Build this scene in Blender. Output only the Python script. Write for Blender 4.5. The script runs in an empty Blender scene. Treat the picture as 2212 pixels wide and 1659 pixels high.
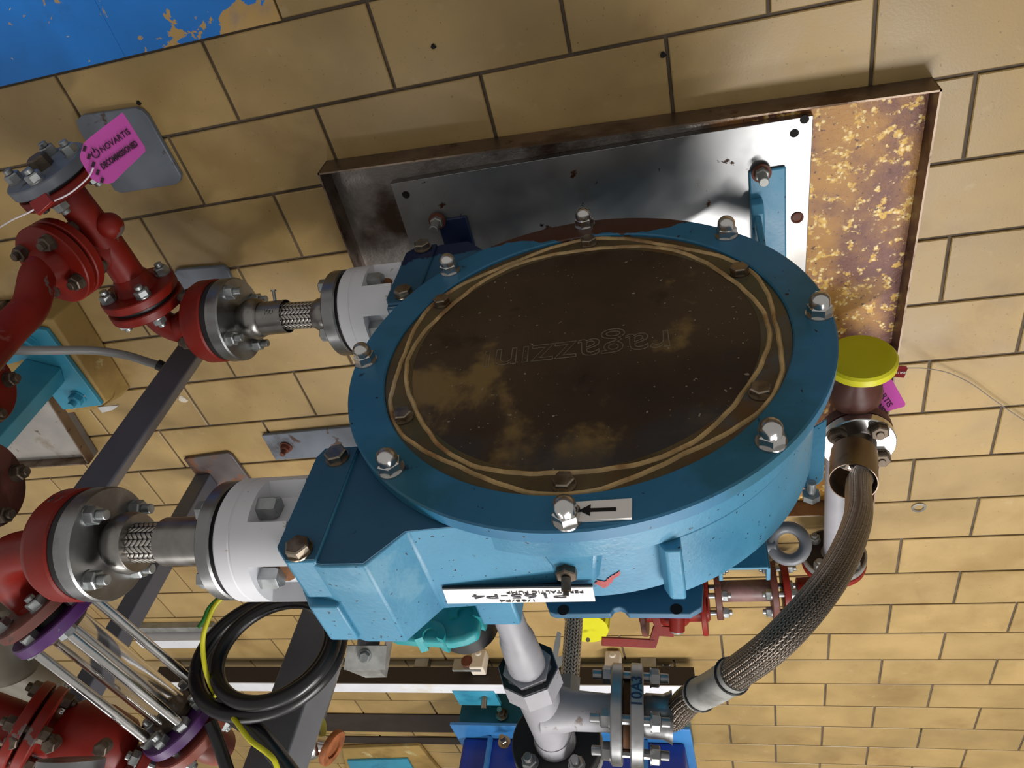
import bpy, bmesh, math, random
from math import sin, cos, pi, radians
from mathutils import Vector, Matrix
random.seed(7)
sc = bpy.context.scene
COL = sc.collection
V = Vector

# ------------------------------------------------------------------ camera
F = 1636.6
CAM = V((0.0, 0.0, 1.31542))
RT = V((-0.96482837, 0.23004602, -0.12722044))
UP = V((-0.09122737, -0.74687579, -0.65867603))
FW = V((0.24654367, 0.62390334, -0.74159345))
cd = bpy.data.cameras.new('camera')
cam = bpy.data.objects.new('camera', cd)
COL.objects.link(cam)
cam.matrix_world = Matrix((
    (RT.x, UP.x, -FW.x, CAM.x), (RT.y, UP.y, -FW.y, CAM.y), (RT.z, UP.z, -FW.z, CAM.z), (0, 0, 0, 1)))
cd.sensor_width = 36.0
cd.lens = F / 2212 * 36.0
cd.clip_start = 0.02
sc.camera = cam

# ------------------------------------------------------------------ world, lights, exposure
w = bpy.data.worlds.new('world'); sc.world = w; w.use_nodes = True
bg = w.node_tree.nodes['Background']
bg.inputs[0].default_value = (1.0, 0.97, 0.93, 1)
bg.inputs[1].default_value = 0.42


def area(name, loc, target, sx, sy, power, col=(1, .98, .96), spread=180):
    l = bpy.data.lights.new(name, 'AREA'); l.shape = 'RECTANGLE'; l.size = sx; l.size_y = sy
    l.energy = power; l.color = col; l.spread = radians(spread)
    o = bpy.data.objects.new(name, l); COL.objects.link(o); o.location = loc
    d = (V(target) - V(loc)).normalized()
    o.rotation_euler = d.to_track_quat('-Z', 'Y').to_euler()
    return o


area('ceiling_tube_light', (-0.45, 1.95, 2.55), (-0.2, 1.55, 0), 1.5, 0.12, 60)
area('ceiling_tube_light', (1.7, 2.3, 2.7), (1.4, 1.7, 0), 1.3, 0.12, 24)
area('ceiling_tube_light', (-1.2, 3.3, 2.6), (-1.0, 3.0, 0), 1.3, 0.12, 32)
sc.view_settings.view_transform = 'Standard'
sc.view_settings.look = 'None'
sc.view_settings.gamma = 1.0
sc.view_settings.use_curve_mapping = False
sc.view_settings.exposure = 0.0


# ------------------------------------------------------------------ measuring helpers (photo pixel -> point in the room)
def ray(px, py):
    return RT * ((px - 1106) / F) + UP * (-(py - 829.5) / F) + FW


def ad(px, py, depth): return CAM + ray(px, py) * depth
def az(px, py, z): d = ray(px, py); return CAM + d * ((z - CAM.z) / d.z)
def ay(px, py, y): d = ray(px, py); return CAM + d * (y / d.y)


TH = -0.0222
PO = V((0.1685, 0.645, 0.4652))
PX = V((cos(TH), sin(TH), 0)); PN = V((-sin(TH), cos(TH), 0)); PZ = V((0, 0, 1))   # across, depth, up


def L(x, d, z): return PO + PX * x + PN * d + PZ * z


def face(px, py, d=0.0):
    dd = ray(px, py); p0 = PO + PN * d
    t = (p0 - CAM).dot(PN) / dd.dot(PN)
    q = CAM + dd * t - p0
    return q.dot(PX), q.z


# ------------------------------------------------------------------ mesh helpers
def frame(a, ref=None):
    a = V(a).normalized()
    r = V(ref) if ref is not None else (V((0, 0, 1)) if abs(a.z) < .9 else V((1, 0, 0)))
    u = (r - a * r.dot(a)).normalized()
    return a, u, a.cross(u)


class B:
    def __init__(s):
        s.bm = bmesh.new(); s.uv = s.bm.loops.layers.uv.new('UVMap')

    def rings(s, rs, vs=None, caps=(1, 1), close=False):
        bm = s.bm
        vv = [[bm.verts.new(p) for p in r] for r in rs]
        k = len(rs)
        for i in range(k if close else k - 1):
            a, b = vv[i], vv[(i + 1) % k]
            v0 = vs[i] if vs else i; v1 = vs[i + 1] if vs and i + 1 < len(vs) else v0 + (1 if not vs else vs[1] - vs[0])
            if len(a) == 1 and len(b) == 1: continue
            n = max(len(a), len(b))
            for j in range(n):
                j2 = (j + 1) % n
                if len(a) == 1: f = [a[0], b[j2], b[j]]; us = [(j / n, v0), ((j + 1) / n, v1), (j / n, v1)]
                elif len(b) == 1: f = [a[j], a[j2], b[0]]; us = [(j / n, v0), ((j + 1) / n, v0), (j / n, v1)]
                else: f = [a[j], a[j2], b[j2], b[j]]; us = [(j / n, v0), ((j + 1) / n, v0), ((j + 1) / n, v1), (j / n, v1)]
                try:
                    fc = bm.faces.new(f)
                    for lp, q in zip(fc.loops, us): lp[s.uv].uv = q
                except ValueError: pass
        if not close:
            if caps[0] and len(vv[0]) > 2:
                try: bm.faces.new(vv[0][::-1])
                except ValueError: pass
            if caps[1] and len(vv[-1]) > 2:
                try: bm.faces.new(vv[-1])
                except ValueError: pass
        return s

    def lathe(s, o, ax, prof, n=40, ref=None, caps=(1, 1), rot=0.0, close=False):
        a, u, v = frame(ax, ref); o = V(o)
        rs = []
        for t, r in prof:
            c = o + a * t
            if r < 1e-6: rs.append([c])
            else: rs.append([c + (u * cos(2 * pi * i / n + rot) + v * sin(2 * pi * i / n + rot)) * r for i in range(n)])
        return s.rings(rs, caps=caps, close=close)

    def cyl(s, p0, p1, r, n=24, r1=None, ref=None, rot=0.0, ch=0.0):
        p0 = V(p0); p1 = V(p1); h = (p1 - p0).length; r1 = r if r1 is None else r1
        pr = [(0, r), (h, r1)] if not ch else [(0, r - ch), (ch, r), (h - ch, r1), (h, r1 - ch)]
        return s.lathe(p0, p1 - p0, pr, n, ref, rot=rot)

    def hexa(s, p0, ax, h, af, rot=0.0, ref=None, ch=True):
        r = af / 2 / cos(pi / 6)
        s.lathe(p0, ax, [(0, r), (h * .86, r), (h, r * .86)] if ch else [(0, r), (h, r)], 6, ref, rot=rot)
        return s

    def tube(s, pts, r, n=12, closed=False, caps=(1, 1), uvs=1.0):
        pts = [V(p) for p in pts]; k = len(pts)
        T = []
        for i in range(k):
            if closed: t = pts[(i + 1) % k] - pts[i - 1]
            else: t = pts[min(i + 1, k - 1)] - pts[max(i - 1, 0)]
            T.append(t.normalized())
        _, u, v = frame(T[0]); rs = []; ln = 0; vs = []
        for i in range(k):
            u = (u - T[i] * u.dot(T[i])).normalized(); v = T[i].cross(u)
            rr = r[i] if isinstance(r, (list, tuple)) else r
            rs.append([pts[i] + (u * cos(2 * pi * j / n) + v * sin(2 * pi * j / n)) * rr for j in range(n)])
            if i: ln += (pts[i] - pts[i - 1]).length
            vs.append(ln * uvs)
        return s.rings(rs, vs, caps, closed)

    def box(s, c, sx, sy, sz, X=(1, 0, 0), Y=(0, 1, 0), Z=None):
        X = V(X).normalized(); Y = V(Y).normalized(); Z = X.cross(Y).normalized() if Z is None else V(Z).normalized()
        c = V(c)
        r = lambda k: [c + X * (a * sx / 2) + Y * (b * sy / 2) + Z * (k * sz / 2) for a, b in ((-1, -1), (1, -1), (1, 1), (-1, 1))]
        return s.rings([r(-1), r(1)])

    def prism(s, pts, ext):
        pts = [V(p) for p in pts]; ext = V(ext)
        return s.rings([pts, [p + ext for p in pts]])

    def sphere(s, c, r, ax=(0, 0, 1), n=20, m=10, half=False):
        pr = []
        for i in range(m + 1):
            a = -pi / 2 + pi * i / m if not half else pi / 2 * i / m
            pr.append((r * sin(a), r * cos(a)))
        return s.lathe(c, ax, pr, n)

    def torus(s, c, ax, R, r, n=40, m=12, arc=None):
        a, u, v = frame(ax); c = V(c)
        pts = [c + (u * cos(2 * pi * i / n) + v * sin(2 * pi * i / n)) * R for i in range(n)]
        return s.tube(pts, r, m, closed=True)


def catmull(pts, k=8):
    pts = [V(p) for p in pts]; out = []
    P = [pts[0] * 2 - pts[1]] + pts + [pts[-1] * 2 - pts[-2]]
    for i in range(1, len(P) - 2):
        p0, p1, p2, p3 = P[i - 1:i + 3]
        for j in range(k):
            t = j / k
            out.append(.5 * ((2 * p1) + (p2 - p0) * t + (2 * p0 - 5 * p1 + 4 * p2 - p3) * t * t + (3 * p1 - p0 - 3 * p2 + p3) * t ** 3))
    out.append(pts[-1])
    return out


def root_of(o):
    while o.parent: o = o.parent
    return o


def obj(name, b, m, parent=None, label=None, bev=0, loc=None, sharp=35):
    me = bpy.data.meshes.new(name)
    bmesh.ops.recalc_face_normals(b.bm, faces=b.bm.faces[:])
    off = root_of(parent).location.copy() if parent else (V(loc) if loc is not None else V((0, 0, 0)))
    bmesh.ops.translate(b.bm, verts=b.bm.verts[:], vec=-off)
    b.bm.to_mesh(me); b.bm.free()
    me.polygons.foreach_set('use_smooth', [True] * len(me.polygons))
    me.set_sharp_from_angle(angle=radians(sharp))
    for q in (m if isinstance(m, (list, tuple)) else [m]): me.materials.append(q)
    o = bpy.data.objects.new(name, me); COL.objects.link(o)
    if parent: o.parent = parent
    else: o.location = off
    if label: o['label'] = label
    if bev:
        md = o.modifiers.new('bevel', 'BEVEL'); md.width = bev; md.segments = 2; md.limit_method = 'ANGLE'; md.angle_limit = radians(40)
    return o


def thing(name, label, cat, loc, group=None):
    o = bpy.data.objects.new(name, None); COL.objects.link(o); o.location = loc; o.empty_display_size = .05
    o['label'] = label; o['category'] = cat
    if group: o['group'] = group
    return o


def single(name, b, m, label, cat, loc, group=None, bev=0):
    o = obj(name, b, m, None, label, bev, loc); o['category'] = cat
    if group: o['group'] = group
    return o


# ------------------------------------------------------------------ materials
def lin(c):
    f = lambda x: x / 12.92 if x <= .04045 else ((x + .055) / 1.055) ** 2.4
    return tuple(f(x / 255) for x in c) + (1,)


class G:
    def __init__(s, name):
        s.m = bpy.data.materials.new(name); s.m.use_nodes = True
        s.t = s.m.node_tree; s.n = s.t.nodes; s.b = s.n['Principled BSDF']; s.l = s.t.links

    def node(s, ty, **kw):
        q = s.n.new(ty)
        for k, v in kw.items(): setattr(q, k, v)
        return q

    def noise(s, co, scale, detail=4, rough=.55, out='Fac', dist=0):
        q = s.node('ShaderNodeTexNoise'); q.inputs['Scale'].default_value = scale; q.inputs['Detail'].default_value = detail
        q.inputs['Roughness'].default_value = rough; q.inputs['Distortion'].default_value = dist
        s.l.new(co, q.inputs['Vector']); return q.outputs[out]

    def ramp(s, f, lo, hi, a=0., b=1.):
        q = s.node('ShaderNodeMapRange'); q.interpolation_type = 'SMOOTHSTEP'
        for i, v in ((1, lo), (2, hi), (3, a), (4, b)): q.inputs[i].default_value = v
        s.l.new(f, q.inputs[0]); return q.outputs[0]

    def math(s, op, a, b=None, c=None):
        q = s.node('ShaderNodeMath', operation=op)
        for i, x in enumerate((a, b, c)):
            if x is None: continue
            if isinstance(x, (int, float)): q.inputs[i].default_value = x
            else: s.l.new(x, q.inputs[i])
        return q.outputs[0]

    def mix(s, f, a, b, blend='MIX'):
        q = s.node('ShaderNodeMix', data_type='RGBA', blend_type=blend)
        for i, x in ((0, f), (6, a), (7, b)):
            if isinstance(x, (int, float)): q.inputs[i].default_value = x
            elif isinstance(x, tuple): q.inputs[i].default_value = x
            else: s.l.new(x, q.inputs[i])
        return q.outputs[2]

    def coord(s, world=False):
        if world: return s.node('ShaderNodeNewGeometry').outputs['Position']
        return s.node('ShaderNodeTexCoord').outputs['Object']

    def sep(s, co):
        q = s.node('ShaderNodeSeparateXYZ'); s.l.new(co, q.inputs[0]); return q.outputs

    def bump(s, h, strength, dist=.001):
        q = s.node('ShaderNodeBump'); q.inputs['Strength'].default_value = strength; q.inputs['Distance'].default_value = dist
        s.l.new(h, q.inputs['Height']); s.l.new(q.outputs[0], s.b.inputs['Normal'])


K = .56


def M(name, base, rough=.5, metal=0., var=.12, vs=9, layers=(), bump=0., bs=120, world=False, rvar=.1, spec=.5, stretch=None, objrand=0., k=None):
    g = G(name); co = g.coord(world)
    if stretch:
        mp = g.node('ShaderNodeMapping'); mp.inputs['Scale'].default_value = stretch; g.l.new(co, mp.inputs[0]); cv = mp.outputs[0]
    else: cv = co
    k = (K if metal < .5 else 1.0) if k is None else k
    sc_ = lambda c: tuple(x * k for x in c[:3]) + (1,)
    c = sc_(lin(base))
    n = g.noise(cv, vs, 5)
    lo = tuple(x * (1 - var) for x in c[:3]) + (1,); hi = tuple(min(1, x * (1 + var)) for x in c[:3]) + (1,)
    col = g.mix(g.ramp(n, .3, .7), lo, hi)
    rr = g.ramp(n, .3, .7, max(.02, rough - rvar), min(1, rough + rvar))
    mt = None
    for la in layers:
        q = dict(col=(80, 50, 30), scale=14, lo=.58, hi=.64, detail=6, rough=None, mask=None, shift=None, amt=1.0, dist=0.3)
        q.update(la)
        nz = g.noise(co, q['scale'], q['detail'], .6, dist=q['dist'])
        if q['shift']:
            ax, a, b, am = q['shift']
            nz = g.math('ADD', nz, g.ramp(g.sep(co)['XYZ'.index(ax)], a, b, 0, am))
        f = g.ramp(nz, q['lo'], q['hi'], 0, q['amt'])
        if q['mask']:
            ax, a, b = q['mask']
            f = g.math('MULTIPLY', f, g.ramp(g.sep(co)['XYZ'.index(ax)], a, b))
        col = g.mix(f, col, sc_(lin(q['col'])))
        if q['rough'] is not None:
            rq = g.node('ShaderNodeMix', data_type='FLOAT'); g.l.new(f, rq.inputs[0]); g.l.new(rr, rq.inputs[2]); rq.inputs[3].default_value = q['rough']; rr = rq.outputs[0]
        if q.get('metal') is not None:
            rq = g.node('ShaderNodeMix', data_type='FLOAT'); g.l.new(f, rq.inputs[0]); rq.inputs[2].default_value = metal; rq.inputs[3].default_value = q['metal']; mt = rq.outputs[0]
    if objrand:
        oi = g.node('ShaderNodeObjectInfo')
        k = g.ramp(oi.outputs['Random'], 0, 1, 1 - objrand, 1 + objrand)
        hs = g.node('ShaderNodeHueSaturation'); g.l.new(k, hs.inputs['Value']); g.l.new(col, hs.inputs['Color']); col = hs.outputs[0]
    g.l.new(col, g.b.inputs['Base Color']); g.l.new(rr, g.b.inputs['Roughness'])
    g.b.inputs['Metallic'].default_value = metal
    if mt is not None: g.l.new(mt, g.b.inputs['Metallic'])
    g.b.inputs['Specular IOR Level'].default_value = spec
    if bump: g.bump(g.noise(cv, bs, 4), bump)
    return g.m


TILE_L = dict(rough=.42, var=.13, vs=5, bump=.12, bs=220, world=True, objrand=.07)
m_tile = M('buff_tile', (204, 170, 108), layers=[
    dict(col=(140, 106, 60), scale=110, lo=.69, hi=.75, detail=2, amt=.6), dict(col=(160, 122, 68), scale=3.2, lo=.52, hi=.72, amt=.55, detail=7),
    dict(col=(226, 200, 150), scale=26, lo=.6, hi=.75, amt=.35), dict(col=(80, 56, 34), scale=260, lo=.75, hi=.78, detail=1, amt=.8),
    dict(col=(110, 80, 60), scale=1.7, lo=.62, hi=.7, amt=.4, detail=8)], **TILE_L)
m_tileb = M('blue_painted_tile', (6, 114, 200), k=1.15, layers=[
    dict(col=(170, 140, 88), scale=9, lo=.665, hi=.68, detail=6, dist=.5), dict(col=(176, 142, 84), scale=10, lo=.655, hi=.668, detail=5, dist=.5, shift=('Y', .17, .25, .16)), dict(col=(200, 175, 135), scale=38, lo=.715, hi=.735, detail=2, dist=1.5),
    dict(col=(20, 80, 140), scale=5, lo=.55, hi=.7, amt=.5)], **dict(TILE_L, var=.08, objrand=.0))
m_grout = M('grout', (112, 97, 80), rough=.9, var=.25, vs=12, world=True, layers=[dict(col=(138, 118, 96), scale=2.2, lo=.5, hi=.65, amt=.8), dict(col=(35, 26, 20), scale=4, lo=.56, hi=.66, amt=.8)])
m_steel = M('satin_stainless', (150, 147, 143), rough=.36, metal=1, var=.2, vs=14, stretch=(1, 1, 1), layers=[dict(col=(88, 76, 64), scale=7, lo=.5, hi=.68, amt=.6)], rvar=.08)
m_bright = M('bright_stainless', (205, 203, 200), rough=.2, metal=1, var=.08, rvar=.05)
m_machined = M('machined_flange_steel', (150, 150, 150), rough=.38, metal=1, var=.2, vs=11, layers=[dict(col=(105, 98, 90), scale=9, lo=.55, hi=.7, amt=.6), dict(col=(190, 190, 188), scale=30, lo=.64, hi=.7, amt=.5)])
m_traysteel = M('dull_tray_steel', (128, 112, 98), rough=.45, metal=.9, var=.25, vs=8, layers=[dict(col=(84, 60, 40), scale=6, lo=.48, hi=.62, amt=.75, rough=.7), dict(col=(60, 40, 26), scale=24, lo=.6, hi=.68, amt=.7)])
m_zinc = M('zinc_plated_steel', (168, 172, 172), k=.85, rough=.42, metal=.85, var=.18, vs=40)
m_oldbolt = M('aged_bolt', (96, 84, 72), rough=.5, metal=.7, var=.3, vs=60)
m_stainbolt = M('stainless_bolt', (150, 138, 122), rough=.33, metal=1, var=.2, vs=60)
m_dark = M('black_rubber', (26, 25, 26), rough=.5, var=.3)
m_hole = M('dark_hole', (14, 10, 8), rough=.9)
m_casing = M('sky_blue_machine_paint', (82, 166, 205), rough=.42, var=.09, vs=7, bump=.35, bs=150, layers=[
    dict(col=(50, 130, 175), scale=4.5, lo=.52, hi=.7, amt=.55), dict(col=(20, 45, 70), scale=150, lo=.72, hi=.75, detail=1), dict(col=(140, 200, 225), scale=11, lo=.6, hi=.72, amt=.5), dict(col=(150, 150, 150), scale=34, lo=.73, hi=.76)])
m_ring = M('blue_cover_paint', (56, 140, 186), rough=.42, var=.1, vs=6, layers=[
    dict(col=(34, 112, 128), scale=3.4, lo=.5, hi=.62, amt=.7), dict(col=(16, 50, 80), scale=26, lo=.66, hi=.71, amt=.9), dict(col=(92, 52, 30), scale=5.0, lo=.72, hi=.735, shift=('Z', .205, .115, .42)),
    dict(col=(34, 44, 52), scale=80, lo=.72, hi=.75, detail=2)])
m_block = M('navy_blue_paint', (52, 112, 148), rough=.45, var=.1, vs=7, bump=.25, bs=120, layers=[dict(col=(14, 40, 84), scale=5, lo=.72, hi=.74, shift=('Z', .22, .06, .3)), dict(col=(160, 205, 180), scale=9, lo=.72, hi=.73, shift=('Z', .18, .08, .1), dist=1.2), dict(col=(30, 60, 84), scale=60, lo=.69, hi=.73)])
m_windows = M('stained_window', (66, 52, 42), k=.85, rough=.24, var=.25, vs=5, rvar=.1, layers=[
    dict(col=(140, 114, 68), scale=5.2, lo=.60, hi=.70, detail=7, amt=.8, shift=('Z', .43, .50, .09)), dict(col=(58, 58, 60), scale=2.6, lo=.72, hi=.82, amt=.8, shift=('Z', .52, .64, .3)), dict(col=(36, 48, 62), scale=3.3, lo=.6, hi=.72, amt=.7),
    dict(col=(150, 140, 120), scale=150, lo=.735, hi=.76, detail=1), dict(col=(22, 18, 16), scale=6.5, lo=.6, hi=.68, amt=.5)])
m_windowrim = M('stained_window_rim', (112, 96, 66), rough=.3, var=.25, vs=10, layers=[dict(col=(84, 90, 70), scale=4, lo=.5, hi=.62, amt=.8), dict(col=(120, 82, 44), scale=7, lo=.52, hi=.64, amt=.7), dict(col=(98, 112, 120), scale=3, lo=.57, hi=.66, amt=.8)])
m_bead = M('sealant_bead', (196, 164, 112), k=.85, rough=.5, var=.25, vs=30, layers=[dict(col=(140, 92, 44), scale=9, lo=.5, hi=.62, amt=.8), dict(col=(210, 195, 165), scale=5, lo=.58, hi=.7, amt=.6)])
m_white = M('white_plastic', (226, 226, 230), k=.85, rough=.45, var=.04, layers=[dict(col=(190, 180, 165), scale=70, lo=.7, hi=.74, detail=2), dict(col=(216, 200, 168), scale=4, lo=.62, hi=.75, amt=.6)])
m_rustspot = M('rust_stain', (150, 92, 36), rough=.75, var=.4, vs=40)
m_red = M('worn_red_paint', (168, 38, 22), k=.46, rough=.46, spec=.3, var=.15, vs=8, bump=.25, bs=70, layers=[
    dict(col=(126, 22, 18), scale=4, lo=.5, hi=.62, amt=.7), dict(col=(150, 126, 120), scale=10, lo=.625, hi=.645, detail=5, rough=.6), dict(col=(196, 110, 100), scale=24, lo=.66, hi=.72, amt=.6), dict(col=(70, 50, 42), scale=13, lo=.67, hi=.7)])
m_salmon = M('faded_red_paint', (196, 104, 82), rough=.5, var=.15, layers=[dict(col=(160, 60, 46), scale=8, lo=.5, hi=.65), dict(col=(205, 190, 180), scale=22, lo=.68, hi=.71)])
m_redrust = M('red_oxide', (116, 58, 44), rough=.6, var=.25, vs=18, layers=[dict(col=(150, 110, 96), scale=16, lo=.6, hi=.68, amt=.7), dict(col=(70, 44, 34), scale=22, lo=.6, hi=.68)])
m_brown = M('brown_valve_body', (104, 50, 34), rough=.5, var=.25, vs=12)
m_pinkpipe = M('streaked_old_pipe', (150, 110, 106), rough=.5, var=.3, vs=14, layers=[dict(col=(104, 94, 70), scale=9, lo=.5, hi=.62), dict(col=(190, 172, 170), scale=20, lo=.6, hi=.7)])
m_yellow = M('yellow_plastic', (226, 220, 24), k=.7, rough=.35, var=.05)
m_purple = M('purple_paint', (98, 44, 122), rough=.45, var=.15, layers=[dict(col=(60, 60, 130), scale=11, lo=.62, hi=.68, amt=.8), dict(col=(200, 190, 200), scale=26, lo=.7, hi=.73)])
m_pink = M('pink_card', (232, 92, 200), k=.7, rough=.5, var=.04)
m_ink = M('dark_ink', (58, 14, 46), rough=.6, var=.05)
m_black = M('black_print', (22, 20, 24), rough=.5, var=.05)
m_greyink = M('grey_print', (72, 70, 82), rough=.5, var=.05)
m_blueink = M('blue_marker', (28, 58, 96), rough=.5, var=.15)
m_sign = M('white_sign_plastic', (244, 240, 234), k=.95, rough=.4, var=.03)
m_teal = M('turquoise_paint', (40, 178, 184), rough=.45, var=.12, bump=.2, layers=[dict(col=(110, 190, 190), scale=9, lo=.56, hi=.68, amt=.7), dict(col=(170, 165, 150), scale=22, lo=.7, hi=.74)])
m_plate = M('grey_painted_plate', (150, 150, 150), rough=.38, metal=.85, var=.1, vs=5, layers=[
    dict(col=(140, 134, 124), scale=7, lo=.54, hi=.68, amt=.7), dict(col=(168, 128, 66), scale=6, lo=.62, hi=.7, amt=.75), dict(col=(44, 32, 24), scale=30, lo=.67, hi=.71, detail=5), dict(col=(86, 50, 30), scale=13, lo=.655, hi=.69)])
m_greyfoot = M('blue_grey_paint', (132, 140, 152), rough=.42, var=.12, layers=[dict(col=(92, 62, 46), scale=11, lo=.62, hi=.67), dict(col=(70, 62, 60), scale=5, lo=.6, hi=.72, amt=.7)])
m_post = M('dark_grey_paint', (104, 106, 118), rough=.42, var=.06, layers=[dict(col=(120, 118, 122), scale=60, lo=.72, hi=.76)])
m_postd = M('charcoal_paint', (134, 136, 142), rough=.4, var=.1)
m_galv = M('galvanised_steel', (152, 152, 148), rough=.45, metal=.6, var=.15, vs=25)
m_greypipe = M('pale_grey_pipe_paint', (186, 184, 190), rough=.5, var=.08, bump=.3, bs=60, layers=[dict(col=(136, 120, 112), scale=26, lo=.64, hi=.69), dict(col=(160, 158, 164), scale=7, lo=.55, hi=.7, amt=.5)])
m_cable = M('black_cable', (22, 22, 24), rough=.34, var=.15)
m_cyan = M('cyan_paint', (66, 172, 205), rough=.45, var=.1, layers=[dict(col=(40, 130, 168), scale=6, lo=.54, hi=.68, amt=.7), dict(col=(200, 200, 190), scale=30, lo=.72, hi=.75)])
m_plinth = M('painted_concrete', (196, 160, 88), rough=.7, var=.14, vs=7, bump=.4, bs=60, layers=[dict(col=(150, 116, 56), scale=5, lo=.5, hi=.65, amt=.7), dict(col=(226, 208, 150), scale=8, lo=.6, hi=.66)])
m_concrete = M('bare_concrete', (206, 202, 196), k=.85, rough=.8, var=.15, bump=.5, bs=40)
m_royal = M('royal_blue_paint', (24, 62, 168), rough=.4, var=.1, layers=[dict(col=(80, 140, 190), scale=14, lo=.68, hi=.72)])
m_royall = M('light_blue_edge', (72, 150, 220), rough=.4, var=.1)
m_skidteal = M('dark_teal_paint', (36, 128, 152), rough=.45, var=.12, layers=[dict(col=(30, 90, 110), scale=5, lo=.5, hi=.65)])
m_greyhose = M('grey_hose', (176, 176, 174), rough=.5, var=.06)
m_traypale = M('pale_dirty_sheet', (196, 190, 182), rough=.55, var=.12, layers=[dict(col=(160, 140, 110), scale=8, lo=.56, hi=.68, amt=.7), dict(col=(120, 100, 80), scale=24, lo=.66, hi=.7)])
m_greenw = M('green_stripe', (60, 150, 60), rough=.4)
m_wire = M('thin_wire', (150, 140, 130), rough=.4, metal=.5)
m_whitewire = M('white_wire', (225, 215, 220), k=.85, rough=.4)
m_sealred = M('red_seal_plastic', (158, 20, 26), rough=.3, var=.05)
m_orange = M('rusty_orange_wheel', (176, 100, 48), rough=.7, var=.3, vs=30)
m_cream = M('cream_plastic', (220, 208, 190), k=.85, rough=.5, var=.05)
m_rustbolt = M('rusty_bolt', (122, 62, 40), rough=.7, var=.3, vs=50)
m_shade = M('dark_steel_and_shadow', (52, 38, 30), rough=.6, var=.2)  # brown of dark steel parts, also of the strips that stand for floor shadows
m_khaki = M('khaki_cap', (122, 112, 92), rough=.55, var=.15)


def glass():
    g = G('sight_glass_tube')
    g.b.inputs['Base Color'].default_value = (.93, .93, .93, 1); g.b.inputs['Roughness'].default_value = .06
    g.b.inputs['Transmission Weight'].default_value = 1.0; g.b.inputs['IOR'].default_value = 1.3
    return g.m


m_glass = glass()


def traymat():   # pale steel turning to yellow and brown rust at the end of the tray away from the pump
    g = G('rusting_tray_floor'); co = g.coord(); s = g.sep(co)
    n1 = g.noise(co, 9, 6); n2 = g.noise(co, 52, 5, .65); n3 = g.noise(co, 120, 3)
    vor = g.node('ShaderNodeTexVoronoi'); vor.inputs['Scale'].default_value = 115; g.l.new(co, vor.inputs['Vector'])
    steel = g.mix(g.ramp(n1, .4, .65), lin((140, 134, 128)), lin((70, 52, 40)))
    rust = g.mix(g.ramp(g.noise(co, 4.2, 5), .42, .56), lin((176, 124, 48)), lin((112, 62, 48)))
    rust = g.mix(g.ramp(n2, .54, .62), rust, lin((216, 170, 70)))
    rust = g.mix(g.math('MULTIPLY', g.ramp(n2, .5, .58), g.ramp(vor.outputs['Distance'], .5, .2)), rust, lin((240, 214, 150)))
    rust = g.mix(g.ramp(n3, .62, .7), rust, lin((86, 44, 26)))
    f = g.ramp(g.math('ADD', s[0], g.math('MULTIPLY', n1, .1)), -.13, -.17)
    rust = g.mix(g.ramp(s[1], .52, .62), rust, lin((58, 30, 18)))
    col = g.mix(f, steel, rust)
    g.l.new(col, g.b.inputs['Base Color'])
    g.l.new(g.ramp(f, 0, 1, .4, .5), g.b.inputs['Roughness']); g.l.new(g.ramp(f, 0, 1, .7, .0), g.b.inputs['Metallic'])
    g.bump(n2, .6, .003)
    return g.m


def braid(name, hi, lo, nu, nv, rough=.35):
    g = G(name); uvn = g.node('ShaderNodeTexCoord').outputs['UV']; s = g.sep(uvn)
    a = g.math('MULTIPLY', s[0], nu); b = g.math('MULTIPLY', s[1], nv)
    p = g.math('FRACT', g.math('ADD', a, b)); q = g.math('FRACT', g.math('SUBTRACT', a, b))
    # herringbone: strand direction alternates in bands around the tube
    band = g.math('GREATER_THAN', g.math('FRACT', g.math('MULTIPLY', s[0], nu * .5)), .5)
    h = g.node('ShaderNodeMix', data_type='FLOAT'); g.l.new(band, h.inputs[0]); g.l.new(p, h.inputs[2]); g.l.new(q, h.inputs[3])
    hh = g.math('SINE', g.math('MULTIPLY', h.outputs[0], pi))
    edge = g.math('SINE', g.math('MULTIPLY', g.math('FRACT', a), pi))
    hh = g.math('MULTIPLY', g.math('POWER', hh, .7), g.math('POWER', edge, .5))
    fine = g.math('SINE', g.math('MULTIPLY', h.outputs[0], pi * 8))
    hh2 = g.math('ADD', hh, g.math('MULTIPLY', fine, .08))
    col = g.mix(g.ramp(hh, .15, .7), lin(lo), lin(hi))
    g.l.new(col, g.b.inputs['Base Color']); g.b.inputs['Metallic'].default_value = .9; g.b.inputs['Roughness'].default_value = rough
    g.bump(hh2, .9, .0016)
    return g.m


m_trayfloor = traymat()
m_braid = braid('bright_braid', (205, 200, 192), (36, 32, 30), 18, 130)
m_braidd = braid('bronze_grey_braid', (128, 116, 104), (34, 28, 24), 40, 190)
m_braidp = braid('pale_braid', (200, 198, 196), (70, 66, 66), 20, 100)


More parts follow.
